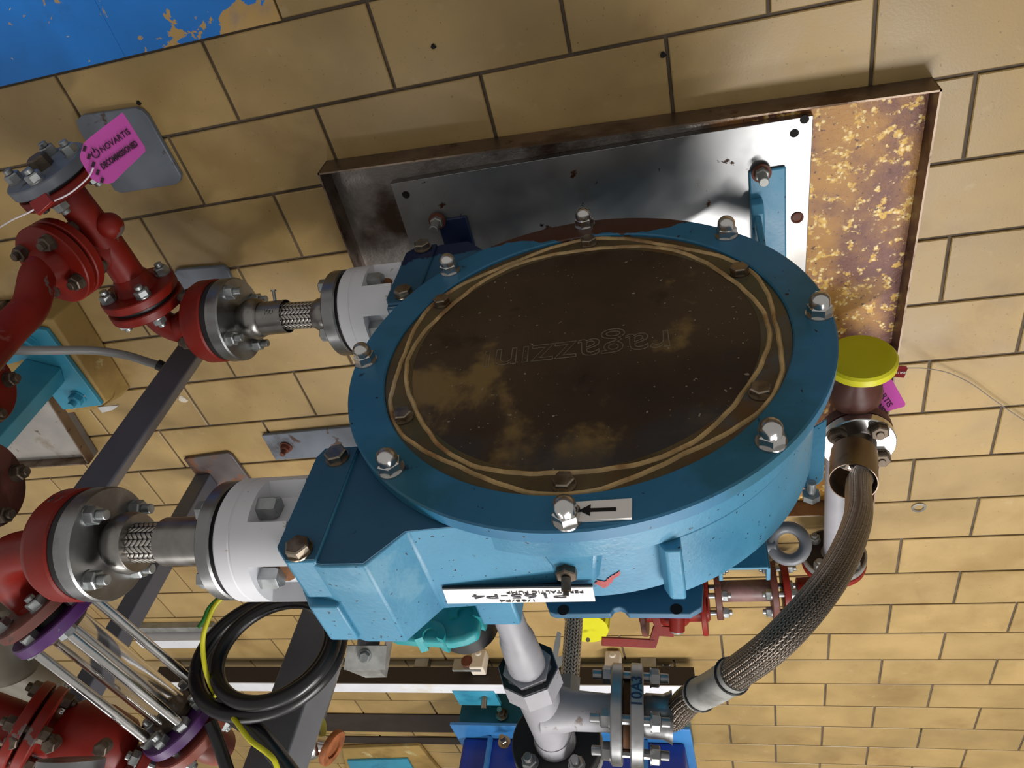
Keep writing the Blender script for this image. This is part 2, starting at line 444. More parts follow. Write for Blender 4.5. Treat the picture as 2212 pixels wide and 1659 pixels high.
# ------------------------------------------------------------------ lettering
def text(body, o, right, up, size, m, parent, name='lettering', outline=0, depth=.0004, align='CENTER', sx=1.0, shear=0, wrap=None, bold=0, fit=None):
    cu = bpy.data.curves.new('t', 'FONT'); cu.body = body; cu.size = size; cu.align_x = align; cu.align_y = 'CENTER'; cu.shear = shear
    cu.resolution_u = 3
    if outline: cu.fill_mode = 'NONE'; cu.bevel_depth = outline; cu.bevel_resolution = 0
    else: cu.extrude = depth; cu.offset = bold
    to = bpy.data.objects.new('t', cu); COL.objects.link(to)
    dg = bpy.context.evaluated_depsgraph_get(); dg.update()
    me = bpy.data.meshes.new_from_object(to.evaluated_get(dg))
    bpy.data.objects.remove(to); bpy.data.curves.remove(cu)
    if fit:
        xs_ = [v.co.x for v in me.vertices]; ys_ = [v.co.y for v in me.vertices]; cx_, cy_ = (max(xs_) + min(xs_)) / 2, (max(ys_) + min(ys_)) / 2
        fx, fy = fit[0] / (max(xs_) - min(xs_)), fit[1] / (max(ys_) - min(ys_))
        for v in me.vertices: v.co.x = (v.co.x - cx_) * fx; v.co.y = (v.co.y - cy_) * fy
    r = V(right).normalized(); u = V(up); u = (u - r * u.dot(r)).normalized(); n = r.cross(u)
    off = root_of(parent).location
    for v in me.vertices:
        x, y, z = v.co.x * sx, v.co.y, v.co.z
        if wrap: p = wrap(x, y, z)
        else: p = V(o) + r * x + u * y + n * z
        v.co = p - off
    me.name = name; me.materials.clear(); me.materials.append(m)
    ob = bpy.data.objects.new(name, me); COL.objects.link(ob); ob.parent = parent
    return ob


# ------------------------------------------------------------------ fittings
def bolt_b(p, ax, h=.013, af=.024, stud=.008, sr=.0078, washer=.0025, rot=0.2, ref=None):
    b = B(); a = V(ax).normalized(); p = V(p)
    if washer: b.cyl(p, p + a * washer, af * .62, 20)
    b.hexa(p + a * washer, a, h, af, rot, ref)
    if stud: b.cyl(p + a * (washer + h), p + a * (washer + h + stud), sr, 14, ch=.001)
    return b


def ringpos(c, ax, r, k, rot, ref=None):
    a, u, v = frame(ax, ref)
    return [V(c) + (u * cos(rot + 2 * pi * i / k) + v * sin(rot + 2 * pi * i / k)) * r for i in range(k)]


def disc(c, ax, R, t, ch=.002, n=48, bore=0, rf=0, rft=.002):
    """flange disc from c along ax, thickness t; optional raised face"""
    pr = [(0, R - ch), (ch, R), (t - ch, R), (t, R - ch)]
    if rf: pr += [(t, rf), (t + rft, rf)]
    return B().lathe(c, ax, pr, n)


def bolts(parent, c, ax, pcd, k, rot, t0, t1, m=m_zinc, ref=None, stud0=.008, stud1=.008, af=.024, sides=(1, 1), name='bolt', shank=True):
    """nuts on both faces (at c+ax*t0 facing -ax and c+ax*t1 facing +ax)"""
    a = V(ax).normalized()
    for i, p in enumerate(ringpos(c, ax, pcd / 2, k, rot, ref)):
        b = B()
        for side, on, st in ((-1, sides[0], stud0), (1, sides[1], stud1)):
            if not on: continue
            q = p + a * (t0 if side < 0 else t1); d = a * side
            b.cyl(q, q + d * .0025, af * .62, 18)
            b.hexa(q + d * .0025, d, .013, af, .3 + i * .7)
            if st: b.cyl(q + d * .0155, q + d * (.0155 + st), .0076, 12, ch=.001)
        if shank: b.cyl(p + a * t0, p + a * t1, .0076, 10)
        obj(name, b, m, parent)


exec_order = []
# ================================================================== SETTING: floor
H = .15; TL = .3163; V0 = .25345; J = .0032
fl = B(); fl.box((.9, 1.9, -.03), 7.4, 6.4, .05)
floor = obj('floor', fl, m_grout); floor['kind'] = 'structure'; floor['label'] = 'buff quarry tile floor in half bond with dark joints'


def tilemesh(m, J=J):
    b = B(); hx, hy = TL / 2 - J, H / 2 - (J if J > .001 else .0012); e = .0016 if J > .001 else .0004
    b.rings([[(-hx, -hy, -.005), (hx, -hy, -.005), (hx, hy, -.005), (-hx, hy, -.005)],
             [(-hx, -hy, -e), (hx, -hy, -e), (hx, hy, -e), (-hx, hy, -e)],
             [(-hx + e, -hy + e, 0), (hx - e, -hy + e, 0), (hx - e, hy - e, 0), (-hx + e, hy - e, 0)]])
    me = bpy.data.meshes.new('tile'); b.bm.to_mesh(me); b.bm.free(); me.materials.append(m); return me


tm, tmb = tilemesh(m_tile), tilemesh(m_tileb, .0002)
cnt = 0
for r in range(-2, 21):
    yc = V0 + (r + .5) * H
    for k in range(-6, 14):
        xl = .168 + (.1583 if r % 2 else 0) + k * TL + .0012 * r
        xc = xl + TL / 2
        # keep tiles whose centre can be seen by the camera or a step beside it
        d = V((xc, yc, 0)) - CAM; dz = d.dot(FW)
        if dz < .3: continue
        sx, sy = F * d.dot(RT) / dz, F * d.dot(UP) / dz
        if abs(sx) > 1106 + 230 or abs(sy) > 830 + 200: continue
        blue = r < 0 and xl > .47
        t = bpy.data.objects.new('tile', tmb if blue else tm); COL.objects.link(t)
        t.parent = floor; t.location = (xc, yc, random.uniform(-.0006, .0004))
        t.rotation_euler = (random.uniform(-.002, .002), random.uniform(-.001, .001), random.uniform(-.002, .002)); cnt += 1

m_wall = M('cream_wall_paint', (214, 208, 190), rough=.8, var=.05, k=.75)
wb = obj('wall_back', B().box((.9, 5.08, 1.47), 7.4, .1, 3.0), m_wall); wb['kind'] = 'structure'; wb['label'] = 'plain cream rear wall beyond the view'

# ================================================================== DRIP TRAY under the pump
A = V((.663, .505, .0)); Bc = V((-.397, .547, 0)); Dv = V((.036, 1.033, 0))
ex = (Bc - A).normalized(); ey = Dv.normalized(); W = (Bc - A).length; D = Dv.length; hz = .055
tray = thing('drip_tray', 'stainless drip tray with rusted right end under the large blue pump', 'tray', ((A + Bc + Dv) / 2))
obj('tray_floor', B().box(A + ex * W / 2 + ey * D / 2 + V((0, 0, .004)), W - .002, D - .002, .004, ex, ey, (0, 0, 1)), m_trayfloor, tray)


def rim(p, q, inn):
    d = (q - p).normalized(); b = B(); n = .0025
    z = V((0, 0, 1))
    pr = [p + z * .001, p + inn * n + z * .001, p + inn * (n) + z * (hz - n), p + inn * .0032 + z * (hz - n), p + inn * .0032 + z * hz, p + z * hz]
    b.prism(pr, q - p); return b


for p, q, inn in ((A, A + ex * W, ey), (A + ex * W, A + ex * W + ey * D, -ex), (A + ey * D, A + ex * W + ey * D, -ey), (A, A + ey * D, ex)):
    obj('rim_side', rim(p, q, inn), m_traysteel, tray)

# ================================================================== BASE PLATE in the tray
bp = thing('base_plate', 'pale grey steel base plate with rust and drilled holes lying in the drip tray', 'plate', (.165, .9, .006))
b = B(); b.prism([(.546, .563, .006), (-.214, .568, .006), (-.196, 1.22, .006), (.564, 1.215, .006)], (0, 0, .016))
obj('plate', b, m_plate, bp, bev=.0012)
for px, py in ((877, 421), (1738, 258), (1716, 288)):
    p = az(px, py, .0225); obj('bolt_hole', B().cyl(p - V((0, 0, .004)), p, .0075, 20), m_hole, bp)
p = az(1722, 470, .0225); obj('bolt_hole', B().cyl(p - V((0, 0, .004)), p + V((0, 0, .0008)), .009, 18).torus(p + V((0, 0, .001)), (0, 0, 1), .0095, .0018, 20, 8), m_rustbolt, bp)

# ================================================================== THE PUMP
pump = thing('peristaltic_pump', 'large sky blue peristaltic pump with round stained window cover standing in the drip tray', 'pump', (PO.x, PO.y, .022))


def lp(dc): return L(0, dc, 0)


# casing: round drum behind the cover
obj('casing', B().lathe(lp(.0), PN, [(.022, .10), (.022, .307), (.026, .307), (.026, .319), (.074, .319), (.076, .300), (.182, .300), (.190, .292), (.196, .20), (.196, .0)], 96), m_casing, pump)
# thick flank on the right of the casing
b = B(); rs = []
for d_, R0 in ((.077, .3165), (.188, .3165)):
    arc = [radians(a) for a in range(112, 251, 3)]
    rs.append([L(cos(a) * R0, d_, sin(a) * R0) for a in arc] + [L(cos(a) * .27, d_, sin(a) * .27) for a in arc[::-1]])
b.rings(rs)
obj('casing_flank', b, m_casing, pump, bev=.003)
b = B()
b.prism([L(-.100, .077, .27), L(-.100, .077, .297), L(-.108, .077, .311), L(-.126, .077, .311), L(-.126, .077, .27)], PN * .098)
obj('casing_rib', b, m_casing, pump, bev=.003)
# pad with a grease nipple on the top of the drum
b = B(); b.rings([[L(.045, .076, .285), L(-.045, .076, .285), L(-.03, .15, .285), L(.03, .15, .285)], [L(.036, .076, .312), L(-.03, .076, .312), L(-.018, .138, .308), L(.02, .138, .308)]])
obj('boss_pad', b, m_casing, pump, bev=.004)
p = L(.012, .112, .309)
nip = B().hexa(p, (0, 0, 1), .011, .024, .5); nip.cyl(p + V((0, 0, .011)), p + V((0, .006, .026)), .006, 14); nip.cyl(p + V((0, .006, .026)), p + V((0, .008, .031)), .0035, 12)
obj('grease_nipple', nip, m_oldbolt, pump)
# red paint mark
rm = B()
pts = [(1283, 1262), (1290, 1254), (1296, 1256), (1304, 1264), (1312, 1250), (1322, 1244), (1338, 1234), (1340, 1240), (1330, 1246), (1322, 1256), (1312, 1266), (1304, 1271), (1296, 1266), (1290, 1262)]
def on_drum(px, py, R=.3008):
    o = CAM - PO; d = ray(px, py)
    ox, oz = o.dot(PX), o.z; dx, dz = d.dot(PX), d.z
    aa = dx * dx + dz * dz; bb = 2 * (ox * dx + oz * dz); cc = ox * ox + oz * oz - R * R
    t = (-bb - math.sqrt(bb * bb - 4 * aa * cc)) / 2 / aa
    return CAM + d * t
pp_ = []
for i in range(len(pts)):
    (xa_, ya_), (xb_, yb_) = pts[i], pts[(i + 1) % len(pts)]
    for j in range(4):
        t = j / 4; e_ = (2.2 if j % 2 else -1.2) * random.random()
        pp_.append((xa_ + (xb_ - xa_) * t + e_ * 1.3, ya_ + (yb_ - ya_) * t + e_))
pts = pp_
cpt = on_drum(1309, 1257, .3012)
vs_ = [rm.bm.verts.new(on_drum(x, y, .3012)) for x, y in pts]; cv_ = rm.bm.verts.new(cpt)
for i in range(len(vs_)): rm.bm.faces.new([vs_[i], vs_[(i + 1) % len(vs_)], cv_])
obj('paint_mark', rm, M('red_marker', (206, 92, 92), rough=.6, var=.2), pump)

# cover ring, chamfered at the rim
ringp = [(.0185, .286), (.002, .286), (0, .288), (0, .3375), (.002, .340), (.019, .3395), (.0205, .337), (.0205, .286)]
cover = obj('cover_ring', B().lathe(lp(0), PN, ringp, 128, caps=(0, 0), close=False), m_ring, pump)
# window: dark disc with paler rim zone
obj('window', B().lathe(lp(0), PN, [(.006, 0), (.006, .246), (.014, .246), (.014, 0)][::-1], 96), m_windows, pump)
obj('window_rim', B().lathe(lp(0), PN, [(.014, .246), (.0055, .246), (.005, .248), (.005, .2855), (.014, .2855)], 128, caps=(0, 0)), m_windowrim, pump)
# the wavy sealant beads weaving round the bolts
for inner in (0, 1):
    pts = []
    for i in range(180):
        a = 2 * pi * i / 180
        ph = (cos(6 * (a - pi / 6)) + 1) / 2          # 1 at a bolt
        wob = .0005 * sin(a * 23 + inner) + .0004 * sin(a * 41)
        r = (.2635 - .0145 * ph) if inner else (.267 + .0155 * ph)
        if inner: r -= .006 * (1 - ph)
        pts.append(L(cos(a) * (r + wob), .0052, sin(a) * (r + wob)))
    obj('sealant_bead', B().tube(pts, .0034, 6, closed=True), m_bead, pump)
for i in range(6):
    a = radians(30 + 60 * i); p = L(cos(a) * .268, .005, sin(a) * .268)
    b = B().cyl(p, p - PN * .0025, .0145, 24); b.hexa(p - PN * .0025, -PN, .010, .0235, random.uniform(0, 1))
    obj('window_bolt', b, m_stainbolt, pump)
for i in range(8):
    a = radians(45 * i + 1.5); p = L(cos(a) * .3225, 0, sin(a) * .3225)
    b = B().cyl(p, p - PN * .003, .0175, 28); b.hexa(p - PN * .003, -PN, .014, .028, random.uniform(0, 1), ch=True)
    q = p - PN * .016
    b.lathe(q, -PN, [(0, .0135), (.006, .0135)] + [(.006 + .0132 * sin(t), .0135 * cos(t)) for t in [radians(x) for x in range(15, 91, 15)]], 24)
    obj('cap_nut', b, m_bright, pump)
text('ragazz\u0131n\u0131', L(.006, .0058, .004), PX + PZ * .045, PZ, .066, M('engraving', (150, 134, 106), rough=.6, var=.2), pump, outline=.0008, fit=(.264, .056))
# direction arrow plate
ap = B().box(L(-.047, -.0025, .314), .064, .027, .0035, PX + PZ * .03, PZ, -PN)
arrow = obj('arrow_plate', ap, m_sign, pump, label='white plate with a black arrow')
c = L(-.045, -.0046, .3145); bx = PX + PZ * .03
ab = B(); ab.prism([c + PX * .024, c + PX * .011 + PZ * .008, c + PX * .011 + PZ * .0025, c - PX * .017 + PZ * .0025, c - PX * .017 - PZ * .0025, c + PX * .011 - PZ * .0025, c + PX * .011 - PZ * .008], -PN * .0004)
obj('arrow', ab, m_black, arrow)
# name label lying on the back of the drum
lz = .3125
def onz(px, py): p = az(px, py, PO.z + lz + .0025) - PO; return L(p.dot(PX), p.dot(PN), lz)
lc = [onz(956, 1274), onz(1280, 1269), onz(1286, 1299), onz(967, 1304)]
lab = obj('name_label', B().prism(lc, (0, 0, .0025)), m_sign, pump, label='white name label with engraved lettering')
bk_ = -PN * .0032
obj('label_edge', B().prism([lc[0] + bk_ - PZ * .001, lc[1] + bk_ - PZ * .001, lc[1] - PZ * .001, lc[0] - PZ * .001], (0, 0, .0032)), m_black, lab)
obj('label_post', B().box((lc[0] + lc[1] + lc[2] + lc[3]) / 4 - PZ * .009, .12, .012, .016, PX, PN), m_black, lab)
def onl(px, py): return onz(px, py) + PZ * .0031
text('PERISTALTIC PUMP', onl(1176, 1278.5), PX, PN, .0082, m_greyink, lab, fit=(.098, .0052))
text('P165-P4', onl(1120, 1287.5), PX, PN, .0155, m_greyink, lab, fit=(.122, .0088))
text('1/65/P4', onl(1117, 1297), PX, PN, .0078, m_greyink, lab, fit=(.046, .0045))

# port blocks, top and bottom, with split clamps, sleeves and flanges
for sg in (1, -1):
    b = B()
    b.prism([L(.345, .024, sg * .165), L(.345, .024, sg * .335), L(.322, .024, sg * .352), L(.285, .024, sg * .361), L(.231, .024, sg * .361), L(.190, .024, sg * .312), L(.03, .024, sg * .300), L(.02, .024, sg * .165)], PN * .166)
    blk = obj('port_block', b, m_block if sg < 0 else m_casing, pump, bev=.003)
    fb = B(); fb.prism([L(.343, .0235, sg * .167), L(.343, .0235, sg * .333), L(.32, .0235, sg * .35), L(.286, .0235, sg * .3585), L(.2325, .0235, sg * .3585), L(.1915, .0235, sg * .314), L(.03, .0235, sg * .301), L(.03, .0235, sg * .167)], -PN * .0012)
    obj('block_face', fb, m_block, pump)
    cl = B()
    cl.prism([L(.292, .0175, sg * .17), L(.292, .0175, sg * .358), L(.331, .0175, sg * .358), L(.350, .0175, sg * .338), L(.350, .0175, sg * .188), L(.342, .0175, sg * .17)], PN * .075)
    cl.prism([L(.292, .100, sg * .17), L(.292, .100, sg * .366), L(.331, .100, sg * .366), L(.350, .100, sg * .34), L(.350, .100, sg * .188), L(.342, .100, sg * .17)], PN * .078)
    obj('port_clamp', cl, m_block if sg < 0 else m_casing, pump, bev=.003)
    if sg > 0:
        cf = B().prism([L(.293, .0172, .172), L(.293, .0172, .356), L(.330, .0172, .356), L(.349, .0172, .337), L(.349, .0172, .189), L(.341, .0172, .172)], -PN * .0008)
        obj('clamp_face', cf, m_block, pump)
    for zz in (.192, .343):
        obj('clamp_bolt', bolt_b(L(.316, .0165, sg * zz), -PN, .011, .027, 0, rot=random.random()), m_stainbolt, pump)
    # white sleeve with four pockets for the nuts
    ax = PX; zc = sg * .265; b = B(); n = 120; rs = []
    for x, pk in ((.3505, 1), (.405, 1), (.4055, 0), (.428, 0), (.429, 2), (.431, 2), (.432, 0), (.451, 0), (.455, 3)):
        ring = []
        for i in range(n):
            a = 2 * pi * i / n; k = round(a / (pi / 2)) * pi / 2
            r = .083
            if pk == 1 and abs(a - k) < radians(24): r = min(.083, .054 / max(.5, cos(a - k)))
            if pk == 2: r = .082
            if pk == 3: r = .079
            ring.append(L(x, .09 - sin(a) * r, zc + cos(a) * r))
        rs.append(ring)
    b.rings(rs)
    slv = obj('sleeve', b, m_white, pump, label='white plastic port sleeve', sharp=28)
    for i in range(4):
        a = i * pi / 2; p = L(.4055, .09 - sin(a) * .063, zc + cos(a) * .063)
        nb = B().hexa(p, -PX, .026, .027, .26, ch=True); nb.cyl(p - PX * .026, p - PX * .0262, .009, 16)
        obj('sleeve_nut', nb, m_zinc, slv)
        if (sg > 0 and i == 0) or (sg < 0 and i == 1):
            q = L(.385, .09 - sin(a) * .0545, zc + cos(a) * .0545)
            obj('rust_patch', B().lathe(q, PZ if i == 0 else -PN, [(0, .021), (.0006, .018), (.0012, .008), (.0013, 0)], 14), m_rustspot, slv)

# feet and legs
for sx, nmx in ((-.303, 1648), (.283, 940)):
    x0 = PO.x + sx; zt = .0222
    ft = B(); ft.box((x0 - .004, .80, zt + .0035), .062, .30, .007)
    s = 1 if sx < 0 else -1
    ft.prism([(x0 + s * .006, .70, zt + .007), (x0 + s * .006, .70, zt + .03), (x0 + s * .006, .715, zt + .042), (x0 + s * .006, .95, zt + .042), (x0 + s * .006, .95, zt + .007)], (s * .022, 0, 0))
    ft.prism([(x0 + s * .012, .715, zt + .03), (x0 + s * .012, .95, zt + .03), (x0 + s * .012, .95, .24), (x0 + s * .012, .76, .24)], (s * .012, 0, 0))
    ft.prism([(x0 + s * .012, .77, .16), (x0 + s * .012, .83, .16), (x0 + s * .15, .83, .26), (x0 + s * .15, .77, .26)], (0, 0, .04))
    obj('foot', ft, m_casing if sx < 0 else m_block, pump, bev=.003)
    pb = az(1648, 385, .05) if sx < 0 else az(940, 488, .05)
    bb = B().cyl((pb.x, pb.y, zt + .007), (pb.x, pb.y, zt + .010), .017, 24)
    obj('washer', bb, m_rustbolt, pump)
    bb = B().hexa((pb.x, pb.y, zt + .010), (0, 0, 1), .011, .022, .4).cyl((pb.x, pb.y, zt + .02), (pb.x, pb.y, zt + .045), .0085, 16, ch=.001)
    obj('foot_bolt', bb, m_galv, pump)
# gearbox and bracket parts behind the casing
lug = [face(px, py, .215) for px, py in ((1170, 1278), (1187, 1322), (1200, 1326), (1318, 1325), (1325, 1314), (1338, 1311), (1348, 1314), (1357, 1325), (1490, 1326), (1516, 1311), (1519, 1262), (1505, 1240))]
b = B().prism([L(x, .215, z) for x, z in lug], PN * .012)
lg = obj('lifting_bracket', b, m_block, pump, bev=.0015)
for px, py in ((1217, 1318), (1461, 1316)):
    x, z = face(px, py, .2148); obj('bracket_hole', B().cyl(L(x, .2148, z), L(x, .214, z), .0078, 20), m_hole, lg)
obj('gear_neck', B().lathe(L(.0, .17, .02), PN, [(0, .15), (.06, .15), (.065, .12), (.14, .12)], 48), m_casing, pump)
gc = [face(px, py, .315) for px, py in ((840, 1384), (860, 1396), (900, 1400), (980, 1404), (1010, 1398), (1038, 1385), (1044, 1350), (1046, 1310), (1000, 1230), (900, 1230), (800, 1300))]
gb = obj('gearbox', B().prism([L(x, .292, z) for x, z in gc], PN * .023), m_teal, pump, bev=.006)
for px, py, r in ((943, 1400, .023), (1018, 1352, .025)):
    x, z = face(px, py, .322)
    b = B(); rs = []
    for d_ in (.286, .322):
        arc = [radians(a) for a in range(-20, 201, 10)]
        rs.append([L(x + cos(a) * r, d_, z - sin(a) * r) for a in arc] + [L(x + cos(a) * r * .5, d_, z - sin(a) * r * .5) for a in arc[::-1]])
    b.rings(rs); obj('gearbox_lug', b, m_teal, gb)
x, z = face(1004, 1330, .35); obj('motor_end', B().lathe(L(x, .331, z), PN, [(0, .048), (.05, .048), (.055, .04)], 40), m_dark, pump)
x, z = face(1080, 1300, .22); obj('outlet_boss', B().box(L(x, .215, z + .003), .055, .06, .036, PX, PN), m_casing, pump, bev=.004)
sbp = []
for px, py in ((1786, 905), (1779, 1035), (1768, 1046), (1738, 1056), (1725, 1020), (1745, 930)):
    dd = .15 + (py - 905) / 151 * .085
    x, z = face(px, py, dd); sbp.append(L(x, dd, z))
obj('side_bracket', B().prism(sbp, PN * .007 - PZ * .007), m_casing, pump, bev=.0015)
x, z = face(1754, 1040, .21); obj('bracket_bolt', B().cyl(L(x, .212, z), L(x, .235, z), .006, 14).hexa(L(x, .235, z), PN, .012, .022), m_zinc, pump)
# channel and eyebolt on the gear side
cb = B(); q = [face(px, py, .34) for px, py in ((1545, 1240), (1552, 1226), (1660, 1226), (1664, 1243))]
b = B(); x0, z0 = face(1556, 1228, .33); x1, z1 = face(1660, 1228, .33)
b.box(L((x0 + x1) / 2, .33, z1 - .05), abs(x1 - x0), .006, .10, PX, PN); b.box(L(x0, .345, z1 - .05), .006, .03, .10, PX, PN); b.box(L(x1, .345, z1 - .05), .006, .03, .10, PX, PN)
obj('motor_bracket', b, m_casing, pump, bev=.001)
pc = ad(1703, 1174, 1.3)
eb = B().torus(pc, (.12, -.8, .6), .0275, .0105, 36, 14); eb.cyl(pc + V((.02, .004, 0)), pc + V((.075, .012, 0)), .012, 16)
obj('eye_bolt', eb, m_postd, pump)


# ================================================================== braided connectors to the left of the pump
def connector(sg, label):
    zc = sg * .265
    P = lambda x: L(x, .09 - (.012 * (x - .45) / .25 if sg < 0 else 0), zc)
    t = thing('hose_connector', label, 'hose', P(.5) - V((0, 0, .075)))
    e = .483 if sg > 0 else .4885
    obj('gasket', B().lathe(P(.4555), PX, [(0, .074), (.006, .074)], 40), m_dark, t)
    obj('flange', disc(P(.4615), PX, .0808, e - .4615, .0025), m_machined, t)
    bolts(t, P(.4615), PX, .125, 4, 0, 0, e - .4615, ref=PZ, stud1=0, sides=(0, 1), shank=False)
    if sg > 0:
        obj('label_band', B().lathe(P(e), PX, [(0, .029), (.006, .034), (.018, .034), (.019, .033), (.03, .033), (.031, .034), (.100, .034), (.101, .0275)], 40), m_steel, t)
        obj('braided_hose', B().tube([P(.578 + i * .0072) for i in range(10)], .0285, 32), m_braid, t)
        obj('bulb_collar', B().lathe(P(.630), PX, [(0, .0405), (.002, .042), (.012, .0445), (.025, .043), (.036, .036), (.044, .029)], 40), m_steel, t)
        f0 = .674
    else:
        obj('bulb_collar', B().lathe(P(e), PX, [(0, .024), (.012, .030), (.026, .034), (.040, .032), (.050, .026)], 40), m_steel, t)
        obj('braided_hose', B().tube([P(.532 + i * .0105) for i in range(12)], .0262, 32), m_braid, t)
        bd = obj('label_band', B().lathe(P(.596), PX, [(0, .0325), (.050, .0325), (.050, .0312), (0, .0312)], 40, close=True), m_steel, t)
        text('KD', P(.618) + (-PN * .8 + PZ * .6) * .0327, -PX, -PN * .6 - PZ * .8, .014, m_galv, bd)
        q = P(.615) + (-PN * .9 - PZ * .42) * .032; dq = -PN * .85 - PZ * .52
        obj('band_screw', B().cyl(q, q + dq * .018, .0032, 10).cyl(q + dq * .018, q + dq * .021, .0055, 12), m_zinc, t)
        obj('bulb_collar', B().lathe(P(.646), PX, [(0, .032), (.004, .037), (.017, .041), (.030, .038), (.042, .031), (.049, .028)], 40), m_steel, t)
        f0 = .694
    obj('flange', disc(P(f0), PX, .0815, .027, .0025), m_machined, t)
    bolts(t, P(f0), PX, .125, 4, 0, 0, .027, ref=PZ, sides=(1, 0), stud0=.014, shank=False)
    obj('gasket', B().lathe(P(f0 + .027), PX, [(0, .078), (.011, .078)], 40), m_dark, t)
    return P, f0 + .038


Pu, xu = connector(1, 'stainless braided hose connector on the upper white port of the blue pump')
Pl, xl_ = connector(-1, 'stainless braided hose connector on the lower white port of the blue pump')

# ================================================================== lower red pipework
rp = thing('red_pipework', 'worn red flanged pipework with tee and grey blind flange left of the lower port', 'pipe', (1.02, .62, 0))
e0 = Pl(xl_)
obj('end_flange', B().lathe(e0, PX, [(0, .079), (.003, .0815), (.032, .0815), (.044, .076), (.058, .050), (.070, .03)], 48), m_red, rp)
zl = e0.z
ty = .64
pt = [Pl(xl_ + .05), Pl(xl_ + .085), V((1.005, .715, zl)), V((1.034, .693, zl)), V((1.042, .66, zl)), V((1.042, ty, zl))]
obj('elbow', B().tube(catmull(pt, 6), .026, 20), m_red, rp)
bolts(rp, e0, PX, .125, 4, 0, 0, .044, ref=PZ, sides=(0, 1), m=m_oldbolt, shank=False)
yv = V((0, -1, 0))
obj('flange', disc((1.042, .652, zl), yv, .073, .018), m_red, rp)
obj('gasket', B().cyl((1.042, .634, zl), (1.042, .624, zl), .064, 36), m_dark, rp)
obj('flange', disc((1.042, .624, zl), yv, .073, .018), m_red, rp)
bolts(rp, (1.042, .652, zl), yv, .11, 4, pi / 4, 0, .046, ref=(0, 0, 1), m=m_zinc)
# tee body
tb = B().tube(catmull([V((1.042, .606, zl)), V((1.043, .56, zl)), V((1.046, .50, zl)), V((1.055, .42, zl)), V((1.058, .39, zl))], 6), .030, 20)
tb.lathe((1.042, .607, zl), yv, [(0, .042), (.02, .036), (.03, .03)], 28)
obj('tee_body', tb, m_red, rp)
fz = zl + .045; bc = V((1.092, .498, fz))
br = B().tube(catmull([V((1.044, .525, zl)), V((1.068, .512, zl + .012)), V((1.086, .502, fz - .02)), bc], 5), .034, 20)
br.sphere((1.016, .475, zl), .024)
obj('branch', br, m_red, rp)
axb = V((.16, -.1, 1)).normalized()
obj('flange', disc(bc, axb, .074, .018), m_red, rp)
obj('gasket', B().cyl(bc + axb * .018, bc + axb * .024, .066, 36), m_dark, rp)
obj('flange', disc(bc + axb * .024, axb, .074, .018), m_red, rp)
bolts(rp, bc, axb, .11, 4, pi / 4 + .2, 0, .042, ref=(0, 1, 0), m=m_oldbolt)
top = bc + axb * .042
riser = [top, top + axb * .03, ad(66, 662, 1.29), ad(18, 714, 1.245), ad(-50, 792, 1.18), ad(-120, 872, 1.12)]
obj('riser_pipe', B().tube(catmull(riser, 6), .029, 20).lathe(top, axb, [(0, .040), (.01, .038), (.024, .029)], 24), m_red, rp)
# front end: red flange, gasket and grey blind flange
fc = V((1.058, .392, zl)); av = V((.12, -1, .12)).normalized()
obj('flange', disc(fc, av, .073, .018), m_red, rp)
obj('gasket', B().cyl(fc + av * .018, fc + av * .024, .062, 36), m_dark, rp)
obj('blind_flange', disc(fc + av * .024, av, .0745, .019), m_greyfoot, rp, label='grey blind flange')
bolts(rp, fc, av, .11, 4, .35, 0, .043, ref=(0, 0, 1), m=m_zinc)
q = fc + av * .043; obj('plug', B().hexa(q, av, .022, .032, .3), m_oldbolt, rp)

# pink tag on the blind flange
D1 = 1.10
tg = thing('decommission_tag', 'pink printed card tag tied to the grey blind flange at upper left', 'tag', ad(245, 330, D1))
def tagcard(root, outline, depth, m=m_pink):
    pts = [ad(x, y, d) for x, y, d in outline]
    n = (pts[1] - pts[0]).cross(pts[2] - pts[0]).normalized()
    if n.dot(FW) > 0: n = -n
    return obj('card', B().prism(pts, n * -.0008), m, root), n
o1 = [(264, 243, D1), (268, 247, D1), (313, 318, D1), (314, 326, D1), (244, 394, D1), (232, 397, D1), (208, 393, D1), (196, 385, D1), (175, 348, D1), (172, 338, D1), (180, 310, D1), (190, 300, D1)]
cd1, n1 = tagcard(tg, o1, D1)
rt = ad(281, 286, D1) - ad(222, 327, D1); upv = rt.cross(n1) * -1
lift = n1 * .0012
text('NOVARTIS', ad(249, 304, D1) + lift, rt, upv, .0155, m_ink, cd1, fit=(.050, .0095))
text('DECOMMISSIONED', ad(258, 335, D1) + lift, rt, upv, .0125, m_ink, cd1, bold=.0003, fit=(.062, .0095))
em = B(); cpt = ad(207, 332, D1) + lift; r_ = rt.normalized(); u_ = (upv - r_ * upv.dot(r_)).normalized()
em.tube([cpt + (r_ * cos(t) * .0055 + u_ * sin(t) * .0062) for t in [radians(a) for a in range(120, 421, 20)]], .0008, 6)
em.tube([cpt + u_ * .002, cpt + u_ * .0075 + r_ * .001, cpt + u_ * .011 - r_ * .0005], [.0012, .0009, .0002], 6)
obj('emblem', em, m_ink, cd1)
for i in range(5):
    c0 = ad(183 + i * 9.5, 322 + i * 17, D1) + lift
    obj('hazard_bar', B().prism([c0 - r_ * .004 - u_ * .001, c0 - r_ * .001 - u_ * .004, c0 + r_ * .005 + u_ * .001, c0 + r_ * .002 + u_ * .004], n1 * .0003), m_ink, cd1)
obj('seal_wire', B().tube(catmull([ad(202, 362, D1 - .004), ad(188, 386, 1.1), ad(150, 418, 1.11), ad(112, 436, 1.12), ad(85, 446, 1.12), ad(60, 460, 1.13), ad(25, 476, 1.16), ad(-15, 500, 1.2)], 6), .0012, 8), m_whitewire, tg)
